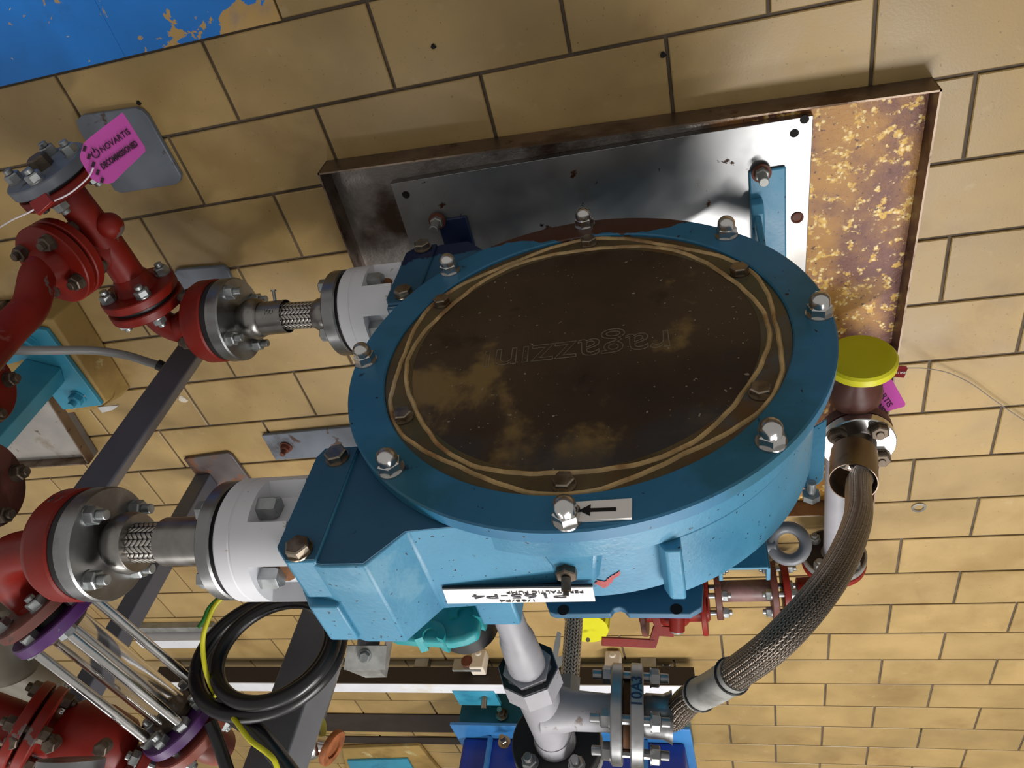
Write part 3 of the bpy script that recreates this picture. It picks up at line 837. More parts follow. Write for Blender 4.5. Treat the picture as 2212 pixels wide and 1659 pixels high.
sl = B().prism([ad(62, 437, 1.105), ad(97, 416, 1.105), ad(113, 434, 1.105), ad(80, 464, 1.105)], FW * .008)
sobj = obj('seal', sl, m_sealred, tg, label='red plastic seal', bev=.001)

# grey foot plate on the floor at the upper left
b = B(); q = [az(x, y, .012) for x, y in ((163, 262), (176, 250), (290, 234), (306, 240), (318, 252), (390, 380), (388, 393), (378, 400), (262, 418), (246, 412), (170, 282))]
single('anchor_plate', B().prism([V((p.x, p.y, .0005)) for p in q], (0, 0, .011)), m_greyfoot, 'blue grey steel plate with rusty corners on the floor behind the pink tag', 'plate', (q[0] + q[5]) / 2 * 1.0 - V((0, 0, .0115)), bev=.002)


# ================================================================== steel posts
m_rustyfoot = M('rusted_foot_plate', (116, 106, 104), rough=.5, var=.2, layers=[dict(col=(150, 90, 44), scale=10, lo=.5, hi=.6, amt=.9), dict(col=(74, 50, 40), scale=6, lo=.52, hi=.64)])


def post(name, label, base, half, top, size, plate, mat, pm=None):
    t = thing(name, label, 'post', V((base.x, base.y, 0)))
    if plate:
        obj('foot_plate', B().prism([V((p.x, p.y, .0005)) for p in plate], (0, 0, .010)), pm or m_greyfoot, t, bev=.002)
    s = size / 2
    b = B(); ca, sa_ = cos(half), sin(half); hx = V((ca, sa_, 0)) * s; hy = V((-sa_, ca, 0)) * s
    ring = lambda z: [V((base.x, base.y, z)) + hx * a + hy * c for a, c in ((-1, -1), (1, -1), (1, 1), (-1, 1))]
    b.rings([ring(.0105), ring(top)]); obj('upright', b, mat, t, bev=.004)
    return t


P1 = az(480, 665, 0); q1 = [az(*p, 0) for p in ((378, 585), (388, 578), (486, 570), (497, 580), (520, 640), (430, 700), (400, 660))]
p1 = post('steel_post', 'dark grey square post rising from a foot plate behind the lower red flange', P1, -.62, .70, .048, q1, m_post)
P2 = az(450, 1030, 0); q2 = [az(*p, 0) for p in ((400, 986), (494, 973), (505, 980), (545, 1035), (540, 1048), (452, 1056))]
p2 = post('steel_post', 'slim dark grey post on a rusty foot plate behind the upper white sleeve', P2, 0, .95, .050, q2, m_post, m_rustyfoot)
P3 = az(838, 960, 0); q3 = [az(*p, 0) for p in ((568, 935), (775, 915), (900, 905), (905, 965), (800, 975), (598, 988))]
p3 = post('steel_post', 'wide charcoal square post behind the pump crossed by the black cable coil', P3, 0, 1.02, .082, q3, m_postd)
p = az(618, 965, .011); b = B().cyl(p, p + V((0, 0, .003)), .017, 20).hexa(p + V((0, 0, .003)), (0, 0, 1), .012, .022).cyl(p + V((0, 0, .014)), p + V((0, 0, .03)), .007, 12)
obj('anchor_bolt', b, m_rustbolt, p3)
# angle bracket on the wide post
br0 = ad(815, 1430, 1.55)
c0 = [ad(750, 1395, 1.55), ad(835, 1395, 1.55), ad(832, 1447, 1.55), ad(742, 1447, 1.55)]
bk = B().prism(c0, FW * .006); bk.prism([ad(835, 1370, 1.55), ad(850, 1372, 1.60), ad(835, 1464, 1.60), ad(818, 1448, 1.55)], FW * .005); bk.prism([ad(742, 1445, 1.55), ad(820, 1446, 1.55), ad(834, 1463, 1.60), ad(790, 1464, 1.60)], FW * .004)
bo = obj('angle_bracket', bk, m_galv, p3)
obj('bracket_arm', B().tube([ad(800, 1340, 1.58), ad(795, 1400, 1.58)], .024, 4), m_postd, p3)
pb = ad(788, 1417, 1.548); obj('bracket_bolt', B().cyl(pb, pb - FW * .002, .014, 18).hexa(pb - FW * .002, -FW, .009, .02), m_zinc, bo)
ck = [ad(711, 1368, 1.36), ad(716, 1372, 1.36), ad(703, 1430, 1.36), ad(693, 1424, 1.36)]
obj('cable_clip', B().prism(ck, FW * .02), m_galv, p3)

# ================================================================== cyan stand on its plinth, left edge
plz = .075
Q = lambda x, y: az(x, y, plz)
pl_ = [Q(-60, 720), Q(70, 690), Q(112, 690), Q(228, 868), Q(212, 884), Q(145, 893), Q(80, 800), Q(-60, 840)]
b = B(); b.rings([[V((p.x, p.y, 0.001)) + (V((p.x, p.y, 0)) - V((1.62, .78, 0))) * .10 for p in pl_], pl_])
plinth = thing('concrete_plinth', 'buff painted concrete plinth with chipped edge under the cyan stand at left', 'plinth', (1.6, .8, 0))
obj('plinth_body', b, m_plinth, plinth, bev=.004)
obj('chipped_corner', B().prism([Q(212, 878), Q(258, 874), Q(245, 884), Q(222, 890)], (0, 0, .003)), m_concrete, plinth)
cs = thing('cyan_stand', 'cyan painted steel stand bolted to the buff plinth at left', 'stand', (1.5, .85, plz))
cp = [V((p.x, p.y, plz + .001)) for p in (Q(-40, 730), Q(72, 702), Q(106, 706), Q(226, 868), Q(142, 878), Q(60, 770), Q(-40, 800))]
obj('foot_plate', B().prism(cp, (0, 0, .012)), m_cyan, cs, bev=.002)
for px, py in ((62, 742), (165, 862)):
    p = az(px, py, plz + .02); p.z = plz + .013
    obj('anchor_bolt', B().cyl(p, p + V((0, 0, .003)), .021, 24).hexa(p + V((0, 0, .003)), (0, 0, 1), .016, .03).cyl(p + V((0, 0, .018)), p + V((0, 0, .034)), .009, 14), m_cyan, cs)
bs = az(98, 800, plz + .013)
b = B(); b.box((bs.x, bs.y, (plz + .013 + .62) / 2), .085, .05, .62 - plz - .013, (1, -.5, 0), (.5, 1, 0)); obj('upright', b, m_cyan, cs, bev=.003)

# second drip tray, left edge
t2 = thing('drip_tray', 'pale drip tray with brown rim partly in view at the left edge', 'tray', (1.9, 1.1, 0))
h2 = .05
c1 = az(192, 1003, h2); c1.z = 0; c2 = az(88, 838, h2); c2.z = 0; dirr = (c2 - c1).normalized(); c2 = c1 + dirr * .52
dl = (az(0, 1015, h2) - az(192, 1003, h2)); dl.z = 0; dl = dl.normalized(); c3 = c1 + dl * .75
obj('tray_floor', B().prism([c1 + V((0, 0, .004)), c2 + V((0, 0, .004)), c2 + dl * .75 + V((0, 0, .004)), c3 + V((0, 0, .004))], (0, 0, .018)), m_traypale, t2)
for p, q in ((c1, c2), (c1, c3)):
    n_ = V((0, 0, 1)).cross(q - p).normalized(); ctr = c1 + dirr * .26 + dl * .37
    if n_.dot(ctr - p) < 0: n_ = -n_
    obj('rim_side', B().prism([p + V((0, 0, .001)), p + V((0, 0, h2)), p + n_ * .004 + V((0, 0, h2)), p + n_ * .004 + V((0, 0, .001))], q - p), m_traysteel, t2)

# grey flexible hose from the cyan stand to the post
gh = thing('grey_hose', 'thin grey flexible hose with black end reaching the first dark post', 'hose', az(180, 760, 0))
gp = [ad(-30, 752, 1.42), ad(20, 757, 1.42), ad(100, 757, 1.45), ad(200, 757, 1.5), ad(270, 767, 1.54), ad(320, 782, 1.56), ad(340, 788, 1.57)]
obj('hose', B().tube(catmull(gp, 6), .0085, 14), m_greyhose, gh)
obj('hose_end', B().tube([ad(340, 787, 1.57), ad(366, 799, 1.575)], .0115, 14), m_dark, gh)

# ================================================================== upper red pipework and sight glass
ur = thing('red_pipework', 'dark red elbow with thick flange joined to the upper steel hose flange at left', 'pipe', (1.02, .78, .6))
u0 = Pu(xu); zu = u0.z
obj('end_flange', B().lathe(u0, PX, [(0, .079), (.003, .0815), (.034, .0815), (.048, .074), (.062, .05), (.075, .032)], 48), m_red, ur)
ep = [Pu(xu + .065), V((.985, .725, zu)), V((1.035, .735, zu)), V((1.075, .765, zu)), V((1.092, .81, zu)), V((1.09, .86, zu))]
obj('elbow', B().tube(catmull(ep, 6), [.031] * 31, 22), m_red, ur)
S0 = ad(108, 1322, 1.245); S1 = ad(400, 1560, 1.36)
sa = (S1 - S0).normalized()
f0 = S0 - sa * .03
obj('link_pipe', B().tube([V((1.09, .845, zu)), f0], [.031, .031], 22), m_red, ur)
obj('flange', disc(f0, sa, .075, .018), m_redrust, ur)
bolts(ur, f0, sa, .11, 4, .5, 0, .018, ref=(0, 0, 1), sides=(1, 0), shank=False)

sg = thing('sight_glass', 'glass sight tube between purple flanges with four steel tie rods at lower left', 'gauge', S0 - V((0, 0, .08)))
g0 = f0 + sa * .034
obj('flange', disc(g0, sa, .075, .020), m_purple, sg)
obj('gasket', B().cyl(f0 + sa * .019, g0, .04, 30), m_dark, sg)
ln = (S1 - g0).length
obj('flange', disc(g0 + sa * (ln - .02), sa, .075, .020), m_purple, sg)
obj('glass_tube', B().lathe(g0 + sa * .02, sa, [(0, .033), (ln - .04, .033), (ln - .04, .0295), (0, .0295)], 40, close=True), m_glass, sg)
for q_ in (g0 + sa * .02, g0 + sa * (ln - .036)):
    obj('gland', B().lathe(q_, sa, [(0, .040), (.012, .040), (.016, .0345)], 36), m_oldbolt, sg)
for i, p in enumerate(ringpos(g0, sa, .056, 4, .55, (0, 0, 1))):
    obj('tie_rod', B().cyl(p + sa * .02, p + sa * (ln - .02), .0082, 18), m_bright, sg)
    for q_, d_ in ((p + sa * .02, 1), (p + sa * (ln - .02), -1)): obj('tie_rod_nut', B().hexa(q_, sa * d_, .012, .026, .4 + i), m_zinc, sg)
for i, p in enumerate(ringpos(g0, sa, .056, 4, .55 + pi / 4, (0, 0, 1))):
    obj('flange_nut', B().hexa(p, -sa, .012, .024, .4 + i), m_zinc, sg)
    obj('flange_nut', B().hexa(p + sa * (ln - .02), -sa, .013, .024, .2 + i).cyl(p + sa * (ln - .033), p + sa * (ln - .043), .0075, 12), m_zinc, sg)

# manifold in faded red at the bottom left
mf = thing('red_manifold', 'dark red flanged valve manifold at the bottom left corner', 'pipe', ad(200, 1600, 1.35) - V((0, 0, .3)))
h0 = g0 + sa * (ln + .014)
obj('flange', disc(h0, sa, .078, .018), m_salmon, mf)
bolts(mf, h0, sa, .112, 4, .55 + pi / 4, -.014, .018, ref=(0, 0, 1), sides=(0, 1))
mc = ad(330, 1650, 1.37)
obj('neck', B().tube(catmull([h0 + sa * .018, h0 + sa * .05, h0 + sa * .08 + V((0.01, 0, -.01))], 4), .034, 20), m_salmon, mf)
ma = ad(-80, 1520, 1.32); mb = ad(360, 1680, 1.40); md = (mb - ma).normalized()
obj('header_pipe', B().tube([ma, mb], .036, 24), m_red, mf)
k0 = ad(70, 1570, 1.33)
for o_, r_ in ((0, .074), (.024, .074)):
    obj('flange', disc(k0 - md * (.02 - o_), md, r_, .018), m_red, mf)
bolts(mf, k0, md, .11, 4, .4, -.02, .022, ref=(0, 0, 1), m=m_oldbolt)
vb = ad(205, 1600, 1.37)
obj('valve_body', B().lathe(vb - md * .07, md, [(0, .036), (.02, .055), (.07, .064), (.12, .055), (.14, .036)], 32), m_red, mf)
k1 = ad(300, 1640, 1.38)
obj('flange', disc(k1, md, .072, .018), m_red, mf); obj('flange', disc(k1 + md * .03, md, .072, .018), m_salmon, mf)
bolts(mf, k1, md, .11, 4, .3, 0, .048, ref=(0, 0, 1), m=m_zinc)
vt = ad(155, 1640, 1.22)
kn = obj('bonnet', B().lathe(vt, -FW * .3 + UP * -.8, [(0, .05), (.05, .05), (.056, .044)], 36), m_machined, mf)
for px, py, d_ in ((120, 1600, 1.30), (230, 1608, 1.30), (40, 1592, 1.28)):
    p = ad(px, py, d_); obj('body_bolt', B().cyl(p, p - FW * .012, .012, 14).hexa(p - FW * .012, -FW, .012, .022), m_oldbolt, mf)

# flanges of a second red riser at the left edge
lr = thing('red_riser', 'dark red flanged riser cut by the left edge of the photograph', 'pipe', V((1.25, .78, 0)))
hx_ = V((1, .05, .1)).normalized()
for px, py, d_, mm in ((-36, 834, 1.36, m_red), (-24, 1046, 1.22, m_redrust)):
    c_ = ad(px, py, d_)
    obj('flange', disc(c_, hx_, .072, .020), mm, lr)
    obj('gasket', B().cyl(c_ + hx_ * .02, c_ + hx_ * .028, .06, 30), m_dark, lr)
    obj('flange', disc(c_ + hx_ * .028, hx_, .072, .020), m_red, lr)
    bolts(lr, c_, hx_, .11, 4, .5, 0, .048, m=m_oldbolt)
    obj('pipe', B().tube([c_ + hx_ * .03, c_ + hx_ * .4], .027, 20), m_red, lr)
obj('riser', B().cyl(V((1.62, .625, .001)), V((1.62, .625, .75)), .035, 20), m_red, lr)

# pale braided hoses under the manifold and a khaki cap
for i, (pp, lbl) in enumerate((([(-20, 1405, 1.75), (60, 1445, 1.75), (130, 1480, 1.75), (220, 1530, 1.75)], 'pale braided hose running below the purple sight glass, the upper of two'), ([(-20, 1440, 1.6), (40, 1475, 1.6), (100, 1510, 1.6), (190, 1570, 1.6)], 'pale braided hose below the khaki cap, the lower of two'))):
    pts = catmull([ad(*q) for q in pp], 6)
    single('braided_hose', B().tube(pts, .0155, 20), m_braidp, lbl, 'hose', pts[0], 'pale braided hoses at the lower left')
kc = ad(-8, 1330, 1.3)
single('pipe_cap', B().tube([kc + V((0, 0, -.02)), kc + V((0, .09, .05)), kc + V((0, .1, .055))], [.042, .042, .036], 24), m_khaki, 'khaki rounded cap at the left edge above the pale hoses', 'cap', kc)
kc2 = ad(10, 1440, 1.5)
single('pipe_cap', B().tube([kc2, kc2 + V((-.02, .10, -.01)), kc2 + V((-.021, .108, -.011))], [.045, .045, .038], 24), m_khaki, 'khaki end fitting on the lower pale braided hose', 'cap', kc2)

# ================================================================== cable coil and earth wire
cc = ay(580, 1408, 1.07); cy_ = 1.07
coil = thing('cable_coil', 'coil of thick black cable hung on the charcoal post', 'cable', (cc.x, cy_, cc.z - .14))
def loop(px, py, rx, rz, y, a0, a1, r, tilt=0):
    c = ay(px, py, y); pts = []
    n = 60
    for i in range(n + 1):
        a = radians(a0 + (a1 - a0) * i / n)
        pts.append(c + V((cos(a) * rx, .012 * sin(a + 1) + tilt * cos(a), sin(a) * rz)))
    return pts
for px, py, rx, rz, y, r in ((577, 1412, .139, .106, 1.07, .0135), (594, 1404, .112, .090, 1.045, .0130), (575, 1404, .128, .097, 1.095, .0125)):
    obj('cable_loop', B().tube(loop(px, py, rx, rz, y, 0, 360, r)[:-1], r, 14, closed=True), m_cable, coil)
obj('cable_tail', B().tube(catmull([ad(478, 1512, 1.278), ad(510, 1548, 1.262), ad(565, 1592, 1.235), ad(650, 1700, 1.21)], 8), .0150, 16), m_cable, coil)
obj('cable_tail', B().tube(catmull([ad(455, 1560, 1.3), ad(470, 1600, 1.29), ad(490, 1660, 1.28), ad(500, 1700, 1.28)], 6), .011, 14), m_cable, coil)
ew = thing('earth_wire', 'yellow and green earth wire threaded through the black cable coil', 'cable', ad(440, 1360, 1.2) - V((0, 0, .1)))
obj('wire', B().tube(catmull([ad(490, 1280, 1.285), ad(462, 1312, 1.28), ad(442, 1362, 1.275), ad(438, 1400, 1.275), ad(445, 1450, 1.275), ad(460, 1490, 1.29), ad(482, 1522, 1.305), ad(508, 1556, 1.225), ad(540, 1598, 1.195), ad(574, 1624, 1.185), ad(592, 1642, 1.18), ad(604, 1675, 1.18)], 8), .0042, 12), m_yellow, ew)
obj('green_wire', B().tube(catmull([ad(484, 1280, 1.29), ad(452, 1312, 1.28), ad(440, 1338, 1.27), ad(428, 1356, 1.262)], 6), .0032, 10), m_greenw, ew)

# ================================================================== pale grey tee pipe behind the pump
tz = .745
tp = thing('grey_tee_pipe', 'pale grey pipe with hexagon union, side branch and black end flange behind the pump', 'pipe', (.32, 1.1, .6))
a0 = az(1093, 1318, tz); a1 = az(1200, 1600, tz)
pd = (a1 - a0).normalized(); tot = (a1 - a0).length
def ta(py):   # distance along the pipe axis where it meets a photo row
    f = (py - 1318) / (1600 - 1318); x = 1093 + (1200 - 1093) * f
    return (az(x, py, tz) - a0).dot(pd)
obj('pipe', B().lathe(a0, pd, [(-.03, .021), (ta(1366), .0215), (ta(1370), .0235), (ta(1376), .0235), (ta(1380), .026), (ta(1410), .028), (ta(1440), .0295), (ta(1500), .0295)], 32), m_greypipe, tp)
obj('union_collar', B().hexa(a0 + pd * ta(1436), pd, .022, .066, .1), m_greypipe, tp)
obj('union_nut', B().lathe(a0 + pd * ta(1442), pd, [(0, .036), (.001, .047), (.045, .047), (.052, .040)], 8), m_greypipe, tp)
obj('union_ring', B().lathe(a0 + pd * (ta(1442) - .002), pd, [(0, .037), (0, .0455), (.002, .0455)], 8, caps=(0, 0)), m_dark, tp)
bcn = a0 + pd * ta(1530)
obj('tee_body', B().lathe(a0 + pd * (ta(1442) + .05), pd, [(0, .038), (.015, .034), (tot - ta(1442) - .07, .0315)], 32), m_greypipe, tp)
tf = ad(1338, 1541, (bcn - CAM).dot(FW) - .02)
brd = (tf - bcn); brd.z *= .6; bl = brd.length; brd.normalize()
obj('branch', B().lathe(bcn, brd, [(0, .040), (.03, .036), (.05, .031), (bl - .02, .029), (bl - .006, .031)], 32), m_greypipe, tp)
fo = bcn + brd * (bl - .012)
obj('branch_flange', disc(fo, brd, .076, .018), m_machined, tp)
bolts(tp, fo, brd, .113, 4, pi / 4 - .2, 0, .060, ref=(0, 0, 1), m=m_machined, stud0=.016, stud1=.014, af=.025)
obj('weld_neck', B().lathe(a0 + pd * (tot - .03), pd, [(0, .033), (.02, .036), (.03, .036)], 32), m_greypipe, tp)
bf = a0 + pd * (tot + .0)
obj('end_flange', disc(bf, pd, .077, .022), m_dark, tp, label='black end flange')
bolts(tp, bf, pd, .112, 4, pi / 4, 0, .04, ref=(0, 0, 1), m=m_machined, sides=(1, 0), stud0=.012)
obj('mating_flange', disc(bf + pd * .024, pd, .079, .018), m_galv, tp)

# ================================================================== long braided hose at the right
lh = thing('braided_hose', 'long thick bronze grey braided hose sweeping from the tee to the right hand flange', 'hose', (-.29, 1.2, .1))
f2 = fo + brd * .030
hf = obj('flange', disc(f2, brd, .0775, .020), m_machined, lh)
obj('flange_gasket', B().cyl(fo + brd * .019, f2, .05, 30), m_rustspot, lh)
def wrp(x, y, z):
    a, u, v = frame(brd, (0, 0, 1))
    th = th0 + x / .078
    return f2 + brd * (.010 + y) + (u * cos(th) + v * sin(th)) * (.0778 + z)
th0 = 0.0
_a, _u, _v = frame(brd, (0, 0, 1)); best = None
for i in range(360):
    th = 2 * pi * i / 360; q_ = f2 + brd * .01 + (_u * cos(th) + _v * sin(th)) * .0775 - CAM
    dz = q_.dot(FW); py_ = 829.5 - F * q_.dot(UP) / dz
    nrm = (_u * cos(th) + _v * sin(th)).dot(-q_.normalized())
    if nrm > .15:
        e = abs(py_ - 1490)
        if best is None or e < best[0]: best = (e, th)
th0 = best[1]
sgn = 1
q1_ = wrp(.02, 0, 0) - CAM; q0_ = wrp(0, 0, 0) - CAM
py1 = -q1_.dot(UP) / q1_.dot(FW); py0 = -q0_.dot(UP) / q0_.dot(FW)
sgn = 1 if py1 < py0 else -1          # reads up the photograph
_w = wrp
text('10A3', f2, brd, (0, 0, 1), .024, m_blueink, hf, sx=1.0, depth=.0002, wrap=lambda x, y, z: _w(sgn * x, sgn * y, z), bold=.0003)
obj('end_collar', B().lathe(f2 + brd * .02, brd, [(0, .031), (.004, .0335), (.030, .0335), (.038, .037), (.044, .0405), (.044, .034)], 36), m_machined, lh)
h0_ = f2 + brd * .064
dh = (h0_ - CAM).dot(FW)
E1 = ad(1855, 962, 1.52)
fa = V((.02, -.03, 1)).normalized()
# right-hand flange, face up
obj('flange', disc(E1 - fa * .020, fa, .0705, .020, .002), m_bright, lh)
obj('hose_neck', B().lathe(E1, fa, [(0, .034), (.004, .033), (.012, .028), (.05, .0265), (.052, .024)], 32), m_oldbolt, lh)
bolts(lh, E1, fa, .108, 4, pi / 4 + .1, 0, 0, m=m_oldbolt, sides=(0, 1), stud1=.003, ref=(1, 0, 0), shank=False, af=.032)
hd = (ad(1846, 1040, 1.36) - E1).normalized()
hp = [E1 + fa * .03, E1 + fa * .07, ad(1855, 1045, 1.35), ad(1853, 1120, 1.20), ad(1816, 1215, 1.06), ad(1758, 1300, .975), ad(1680, 1385, .955), ad(1608, 1442, 1.0), ad(1540, 1486, dh - .11), ad(1488, 1512, dh - .04), h0_, h0_ - brd * .03]
hpts = catmull(hp, 8)
obj('hose', B().tube(hpts, .0215, 36), m_braidd, lh)
q0 = ad(1845, 982, 1.468); q1 = ad(1843, 1042, 1.40); qd = (q1 - q0).normalized(); qn = (q1 - q0).length
obj('loose_collar', B().lathe(q0, qd, [(0, .0425), (qn, .0425), (qn, .0408), (0, .0408)], 40, close=True), m_traysteel, lh)
cs_ = q0 + qd * .03 + RT * -.0425 * .8 - FW * .025; obj('collar_rivet', B().cyl(cs_, cs_ - FW * .006, .005, 14), m_zinc, lh)
k_ = len(hpts) - 31
sl_ = hpts[k_:k_ + 12]
obj('label_sleeve', B().tube(sl_, .0232, 30), m_galv, lh)
for kk in (k_ + 1, k_ + 10):
    d_ = (hpts[kk + 1] - hpts[kk - 1]).normalized(); obj('cable_tie', B().torus(hpts[kk], d_, .0240, .0020, 24, 6).box(hpts[kk] + V((0, -.016, .018)), .008, .008, .008), m_dark, lh)

# ================================================================== brown diaphragm valve with yellow handwheel, right
dv = thing('diaphragm_valve', 'brown diaphragm valve with yellow disc handwheel right of the pump', 'valve', (-.3, 1.15, .02))
vc = V((E1.x + .004, E1.y - .002, 0))
obj('flange', disc(E1 - fa * .046, fa, .0705, .022), m_brown, dv)
obj('gasket', B().cyl(E1 - fa * .024, E1 - fa * .020, .06, 30), m_hole, dv)
zb = max(.06, E1.z - .10)
obj('valve_body', B().tube(catmull([E1 - fa * .045, E1 - fa * .07, V((vc.x, vc.y + .0, zb)), V((vc.x + .002, vc.y + .05, zb - .005))], 6), [.034] * 19, 22), m_brown, dv)
yw = ay(1860, 772, 1.0); yr = .064
vax = (V((E1.x, E1.y, zb + .01)) - yw).normalized(); vln = (V((E1.x, E1.y, zb + .01)) - yw).length
obj('bonnet', B().lathe(yw + vax * .01, vax, [(0, .026), (.05, .028), (.08, .048), (.10, .052), (.115, .052), (.12, .034), (vln - .01, .034)], 32), m_brown, dv)
obj('handwheel', B().lathe(V((yw.x, yw.y, yw.z)), (0, -1, .05), [(-.022, .03), (-.02, yr - .004), (-.016, yr), (-.002, yr), (.003, yr - .004), (.0045, yr - .01), (.0035, yr - .03), (.0045, 0)], 64), m_yellow, dv, label='yellow disc handwheel')
# its pink tag and red seal
D2 = 1.545
tg2 = thing('decommission_tag', 'pink card tag half hidden behind the yellow disc handwheel at right', 'tag', ad(1905, 850, D2))
o2 = [(1868, 822, D2), (1924, 818, D2), (1928, 822, D2), (1956, 872, D2), (1954, 878, D2), (1916, 889, D2), (1890, 880, D2), (1850, 864, D2), (1852, 856, D2), (1852, 830, D2), (1846, 800, D2), (1860, 790, D2), (1905, 792, D2)]
def card2(root):
    pts = [ad(*q) for q in o2]; n = -FW
    return obj('card', B().prism(pts, FW * .0008), m_pink, root), n
o2s = [(1924, 818), (1928, 822), (1956, 872), (1954, 878), (1916, 889), (1853, 863), (1855, 852), (1830, 812), (1860, 780), (1900, 780)]
pts = [ad(x, y, D2) for x, y in o2s]
cd2 = obj('card', B().prism(pts, FW * .0008), m_pink, tg2); n2 = -FW
rt2 = ad(1924, 878, D2) - ad(1890, 826, D2); lift2 = n2 * .0006; up2 = n2.cross(rt2)
text('NOVARTIS', ad(1903, 846, D2) + lift2, rt2, up2, .0155, m_ink, cd2, depth=.0003, fit=(.071, .0125))
text('DECOMMISSIONED', ad(1884, 852, D2) + lift2, rt2, up2, .0125, m_ink, cd2, bold=.0003, depth=.0003, fit=(.096, .0115))
sl2 = B().prism([ad(1920, 812, 1.53), ad(1938, 790, 1.53), ad(1958, 791, 1.53), ad(1961, 796, 1.53), ad(1953, 816, 1.53)], FW * .006)
so2 = obj('seal', sl2, m_sealred, tg2, label='red plastic seal')
text('REGAL TAG', ad(1945, 805, 1.5285), ad(1930, 805, 1.53) - ad(1960, 805, 1.53), ad(1945, 830, 1.53) - ad(1945, 800, 1.53), .0062, m_sign, so2, sx=.75, depth=.0002)
wpts = [(1960, 795), (2000, 796), (2050, 806), (2100, 830), (2150, 866), (2212, 908), (2300, 960)]
obj('seal_wire', B().tube(catmull([az(x, y, .06 if i == 0 else .03 if i == 1 else .012) for i, (x, y) in enumerate(wpts)], 6), .0011, 6), m_wire, tg2)

# ================================================================== grey pipe and red spool line, right rear
gz = .10
gp = thing('grey_pipe', 'pale grey straight pipe with dark flange beside the long braided hose', 'pipe', (-.26, 1.5, 0))
g0_ = az(1808, 1000, gz); g1_ = az(1801, 1196, gz); gd = (g1_ - g0_).normalized()
obj('pipe', B().tube([g0_ - gd * .07, g0_, g1_ - gd * .004], .0243, 28), m_greypipe, gp)
obj('flange', disc(g1_ - gd * .004, gd, .0755, .018), m_galv, gp)
obj('flange_face', B().lathe(g1_ - gd * .0045, -gd, [(0, .070), (.0012, .069), (.0014, .03)], 40, caps=(0, 0)), m_shade, gp)
bolts(gp, g1_, gd, .11, 4, pi / 4, -.005, .03, ref=(0, 0, 1), m=m_galv, sides=(1, 0))
rs_ = thing('red_spool_line', 'red flanged spool pipe running left from the grey pipe flange', 'pipe', (-.1, 1.75, 0))
obj('flange', disc(g1_ + gd * .018, gd, .0755, .018), m_red, rs_)
ye = g1_.y + .15
pe = [g1_ + gd * .036, g1_ + gd * .06, V((g1_.x + .006, ye - .035, gz)), V((g1_.x + .03, ye - .008, gz)), V((g1_.x + .07, ye, gz)), V((g1_.x + .085, ye, gz))]
obj('elbow', B().tube(catmull(pe, 6), .031, 20), m_red, rs_)
def sx_at(px, py=1275): return az(px, py, gz).x
xd = V((1, 0, 0))
def vfl(px, m):
    x = sx_at(px); obj('flange', disc((x, ye, gz), xd, .0745, .017), m, rs_); return x
xa = vfl(1704, m_red); xb = vfl(1678, m_redrust); xc_ = vfl(1558, m_redrust); xd_ = vfl(1530, m_red)
obj('spool', B().tube([V((xb, ye, gz)), V((xc_, ye, gz))], .0285, 24), m_pinkpipe, rs_)
obj('stub', B().tube([V((xd_, ye, gz)), V((xd_ + .10, ye, gz))], .030, 20), m_red, rs_)
bolts(rs_, (xa, ye, gz), xd, .112, 4, pi / 4, 0, xb - xa + .017, ref=(0, 0, 1), m=m_zinc)
bolts(rs_, (xc_, ye, gz), xd, .112, 4, pi / 4, 0, xd_ - xc_ + .017, ref=(0, 0, 1), m=m_zinc)
# red ball valve with lever
bv = thing('ball_valve', 'small red valve with cranked red lever below the blue lifting bracket', 'valve', (.1, 1.95, 0))
DV = 1.93
vp = [ad(1462, 1330, DV), ad(1462, 1362, DV)]
obj('stem', B().cyl(vp[0], vp[1], .020, 20), m_red, bv)
obj('stem_washer', B().cyl(ad(1462, 1362, DV), ad(1462, 1366, DV), .017, 22).sphere(ad(1462, 1366, DV), .006), m_galv, bv)
def bar(p, q, wd, th, nn=-FW):
    d = (q - p).normalized(); s_ = d.cross(nn).normalized(); return B().box((p + q) / 2, (q - p).length, wd, th, d, s_)
obj('lever', bar(ad(1455, 1365, DV), ad(1418, 1362, DV), .024, .008), m_red, bv)
obj('lever', bar(ad(1420, 1355, DV), ad(1408, 1396, DV), .020, .010), m_red, bv)
obj('lever', bar(ad(1413, 1390, DV), ad(1300, 1385, DV), .020, .012), m_red, bv)
obj('lever', bar(ad(1414, 1328, DV), ad(1424, 1362, DV), .018, .012), m_red, bv)
vbp = ad(1455, 1318, 2.0)
obj('valve_body', B().sphere(vbp, .05).cyl(vbp - xd * .09, vbp + xd * .09, .03, 20), m_red, bv)
obj('flange', disc(V((vbp.x - .085, vbp.y, vbp.z)), xd, .066, .014), m_red, bv); obj('flange', disc(V((vbp.x + .07, vbp.y, vbp.z)), xd, .066, .014), m_redrust, bv)
obj('stand', B().cyl(V((vbp.x, vbp.y, .001)), V((vbp.x, vbp.y, vbp.z)), .02, 14), m_brown, bv)

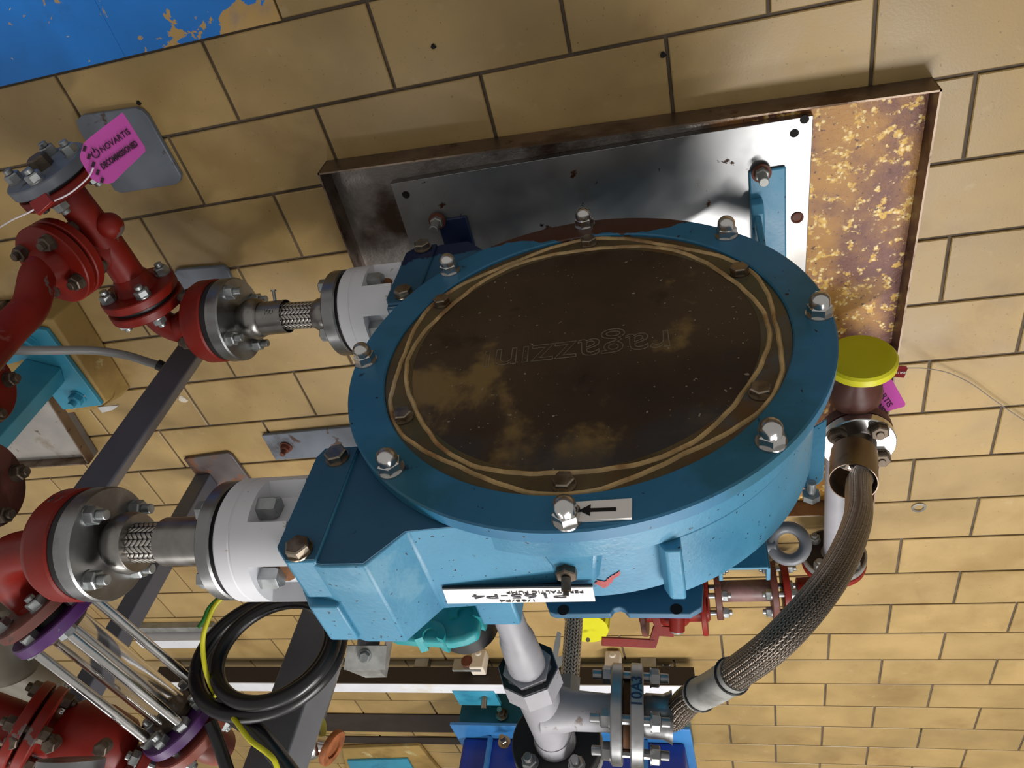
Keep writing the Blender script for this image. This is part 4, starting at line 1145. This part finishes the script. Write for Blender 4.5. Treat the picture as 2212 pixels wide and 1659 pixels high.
# yellow topped valve and its vertical braided hose
yv_ = thing('diaphragm_valve', 'valve with ribbed yellow cap below the dark blue lifting bracket', 'valve', (.37, 1.85, 0))
yc = ad(1268, 1358, 2.07); capn = V((0, -.12, 1)).normalized()
b = B(); n = 96; rs = []
for t, rr in ((-.075, .061), (-.006, .061), (0, .058)):
    a, u, v = frame(capn)
    rs.append([yc + a * t + (u * cos(2 * pi * i / n) + v * sin(2 * pi * i / n)) * (rr - (.0045 if (i % 8) < 3 and t < 0 else 0)) for i in range(n)])
b.rings(rs); obj('handwheel', b, m_yellow, yv_, label='ribbed yellow cap')
obj('indicator', B().cyl(ad(1270, 1382, 2.06), ad(1270, 1382, 2.054), .006, 14), m_khaki, yv_)
obj('bonnet', B().cyl(yc - capn * .075, V((yc.x, yc.y, .10)), .035, 20).lathe(V((yc.x, yc.y, .002)), (0, 0, 1), [(0, .06), (.02, .06), (.05, .035), (.1, .035)], 24), m_brown, yv_)
vh = thing('braided_hose', 'slim vertical braided hose with hexagon end behind the pale grey tee pipe', 'hose', V((.297, 1.34, .3)))
va = ad(1243, 1300, 1.50)
vh0 = V((va.x, va.y, va.z - .12)); vh1 = ad(1234, 1500, 1.42); vh1 = V((va.x, va.y, vh1.z))
obj('hose', B().tube([vh0 + (vh1 - vh0) * i / 16 for i in range(17)], .0172, 26), m_braid, vh)
obj('hose_end', B().hexa(vh1, (0, 0, 1), .07, .036, .2), m_galv, vh)

# ================================================================== background: strut rail, second pump skid, plinth
sr = thing('strut_rail', 'long dark strut rail with white top edge on the floor behind the pump', 'rail', (.6, 2.33, 0))
ry = 2.33
zA = ay(1000, 1440, ry).z; zB = ay(1000, 1478, ry).z; yB = az(1000, 1496, zB).y
x0 = ay(330, 1470, ry).x; x1 = ay(1500, 1470, ry).x
obj('rail', B().box(((x0 + x1) / 2, (ry + yB) / 2, (zA + zB) / 2), abs(x1 - x0), yB - ry, zB - zA - .002), m_shade, sr)
obj('white_cap', B().box(((x0 + x1) / 2, (ry + yB) / 2, zB), abs(x1 - x0), yB - ry, .004), m_white, sr)
for px in (420, 900, 1400):
    x = ay(px, 1470, ry).x; obj('rail_foot', B().box((x, ry + .02, zA / 2 + .001), .05, .03, zA), m_galv, sr)
for px, py, lbl in ((1035, 1430, 1), (1325, 1435, 0)):
    p = ay(px, py, 2.30); b = B().box(p, .05, .05, .07); b.cyl(p + V((0, -.02, -.02)), p + V((0, -.03, -.02)), .012, 14)
    obj('pipe_clip', b, m_cream, sr, bev=.004)
for px, py in ((1010, 1437),):
    p = ay(px, py, 2.29); obj('clip_plate', B().box(p, .10, .012, .04), m_galv, sr); obj('clip_nut', B().cyl(p + V((0, -.006, -.008)), p + V((0, -.016, -.008)), .02, 18), m_rustbolt, sr)
# second, shorter rail seen through the coil
s2 = thing('strut_rail', 'short white rail glimpsed between sight glass and black cable coil', 'rail', (1.35, 2.2, 0))
pa, pb_ = az(300, 1392, .05), az(470, 1392, .05)
obj('rail', B().box(((pa.x + pb_.x) / 2, pa.y, .026), abs(pa.x - pb_.x), .05, .05), m_white, s2)
obj('rail_foot', B().box(((pa.x + pb_.x) / 2, pa.y - .05, .012), abs(pa.x - pb_.x), .03, .022), m_galv, s2)
# dark strips laid on the floor behind in place of cast shadow bands
for i, (ya_, yb_, lbl) in enumerate(((1541, 1578, 'broad dark floor strip standing in for a shadow behind the white topped rail'), (1590, 1604, 'narrow dark floor strip standing in for a shadow nearest the bottom edge'))):
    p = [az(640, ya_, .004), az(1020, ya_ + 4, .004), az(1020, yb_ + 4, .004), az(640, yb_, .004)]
    single('shadow_strip', B().prism([V((q.x, q.y, .0008)) for q in p], (0, 0, .005)), m_shade, lbl, 'strip', V((p[0].x, p[0].y, 0)))

sk = thing('second_pump', 'second pump in royal blue and teal paint behind the grey tee pipe', 'pump', (.75, 2.5, 0))
ys = 2.52
def zs(py): return ay(1240, py, ys).z
xs = lambda px, py=1570, y=ys: ay(px, py, y).x
xl, xr_ = xs(988), xs(1482)
obj('teal_base', B().box(((xl + xr_) / 2, ys + .2, zs(1576) / 2 + .001), abs(xl - xr_), .4, zs(1576) - .002), m_skidteal, sk, bev=.003)
obj('ledge', B().box(((xl + xr_) / 2, ys + .18, zs(1580)), abs(xl - xr_) + .03, .44, .012), m_royall, sk, bev=.002)
b = B().box(((xl + xr_) / 2, ys + .25, zs(1590) + .16), abs(xl - xr_) - .02, .40, .34); obj('housing', b, m_royal, sk, bev=.012)
for px in (1045, 1393):
    x = xs(px, 1640); obj('housing_rib', B().box((x, ys + .042, zs(1590) + .16), .012, .03, .33), m_royall, sk)
for px, py in ((1090, 1604), (1085, 1545)):
    p = ay(px, py, ys - .005); obj('skid_bolt', B().cyl(p, p - V((0, .006, 0)), .022, 18).hexa(p - V((0, .006, 0)), (0, -1, 0), .014, .022).cyl(p - V((0, .02, 0)), p - V((0, .045, 0)), .009, 12), m_stainbolt, sk)
p = ay(1030, 1505, ys - .1); obj('top_plate', B().box(p + V((0, 0, 0)), .15, .10, .012), m_cyan, sk)
obj('plate_leg', B().box((p.x, p.y + .02, p.z / 2), .05, .04, p.z - .014), m_galv, sk)
p = ay(1045, 1530, ys - .1); obj('stud', B().cyl(p, p + V((0, -.02, -.08)), .010, 12), m_stainbolt, sk)
p = ay(1440, 1445, ys - .1); obj('valve_plate', B().box(p, .16, .012, .10), m_galv, sk)
p = ay(1440, 1450, ys - .13); obj('valve_cap', B().sphere(p + V((0, 0, -.03)), .02).cyl(p, p + V((0, .0, .03)), .024, 18), m_bright, sk)
p = ay(1420, 1418, ys - .05); obj('guard_plate', B().prism([ay(1385, 1398, ys - .12), ay(1412, 1402, ys - .12), ay(1470, 1440, ys - .12), ay(1470, 1450, ys - .12), ay(1415, 1420, ys - .12)], (0, .01, 0)), m_galv, sk)

# second plinth with cyan plate at the bottom edge
pz = .02
pp = [az(x, y, pz) for x, y in ((738, 1618), (905, 1612), (960, 1680), (960, 1730), (760, 1730))]
b = B().prism([V((q.x, q.y, .001)) for q in pp], (0, 0, pz)); single('concrete_plinth', b, m_plinth, 'low buff plinth carrying a cyan plate at the bottom edge', 'plinth', V((pp[0].x, pp[0].y, 0)), bev=.005)
cp = [az(x, y, pz + .01) for x, y in ((750, 1644), (880, 1640), (925, 1720), (780, 1720))]
single('anchor_plate', B().prism([V((q.x, q.y, pz + .0012)) for q in cp], (0, 0, .01)), m_cyan, 'cyan steel plate lying on the low plinth at the bottom edge', 'plate', V((cp[0].x, cp[0].y, pz)), bev=.002)
# rusty orange wheel valve and its steel body beside the charcoal post
ov = thing('wheel_valve', 'small steel valve with rusty orange wheel beside the charcoal post near the bottom edge', 'valve', ad(690, 1620, 2.0) - V((0, 0, .2)))
oc = ad(712, 1612, 2.0)
obj('handwheel', B().lathe(oc, RT * .9 + UP * -.3 - FW * .35, [(0, .045), (.004, .047), (.012, .047), (.016, .045), (.016, .026), (0, .026)], 36, close=True).lathe(oc, RT * .9 + UP * -.3 - FW * .35, [(.004, .03), (.01, .03)], 6), m_orange, ov)
obj('valve_body', B().cyl(oc, oc - RT * .06 + UP * .01, .022, 18).sphere(oc - RT * .05, .034), m_bright, ov)
obj('body_leg', B().cyl(oc - RT * .05, oc - RT * .05 - V((0, 0, .25)), .015, 12), m_galv, ov)
obj('yellow_cap', B().lathe(ad(668, 1588, 2.02), RT - FW * .4, [(0, .05), (.02, .05), (.024, .04)], 30), m_yellow, ov)
obj('red_ring', B().torus(ad(660, 1625, 2.0), RT - FW * .5, .022, .006, 24, 8), m_sealred, ov)
# torn strip of grey tape hanging behind the union
tps = [(1204, 1364), (1212, 1368), (1210, 1392), (1206, 1412), (1206, 1420), (1216, 1416), (1214, 1436), (1204, 1446), (1200, 1470), (1194, 1498), (1186, 1498), (1190, 1462), (1194, 1420), (1196, 1396)]
single('tape_strip', B().prism([ad(x, y, 1.33) for x, y in tps], FW * .0009), m_greyhose, 'torn strip of grey tape hanging beside the hexagon union', 'tape', ad(1200, 1480, 1.33))
# washer on the floor
p = az(1985, 1097, .002); single('washer', B().lathe(V((p.x, p.y, .0006)), (0, 0, 1), [(0, .0165), (.002, .0165), (.002, .011), (0, .011)], 32, close=True), m_bright, 'loose steel washer lying on the tiles at right', 'washer', V((p.x, p.y, 0)))
# scraps on the tiles
for px, py, r, m_, lbl in ((395, 862, .016, m_cream, 'curled pale scrap on the tiles beside the first dark post'), (936, 100, .006, m_hole, 'dark crumb of dirt on the tiles above the tray'), (1432, 118, .007, m_hole, 'dark round crumb by a tile joint above the tray'), (300, 222, .006, m_hole, 'dark flake on the tile above the grey floor plate'), (1542, 1442, .010, m_white, 'white chip on the tiles above the long hose')):
    p = az(px, py, 0); b = B(); k = 7
    b.rings([[V((p.x + cos(2 * pi * i / k) * r * (1 if i % 2 else .55), p.y + sin(2 * pi * i / k) * r * .8, .0005)) for i in range(k)], [V((p.x + cos(2 * pi * i / k) * r * .7, p.y + sin(2 * pi * i / k) * r * .5, .003)) for i in range(k)]])
    single('scrap', b, m_, lbl, 'scrap', V((p.x, p.y, 0)))
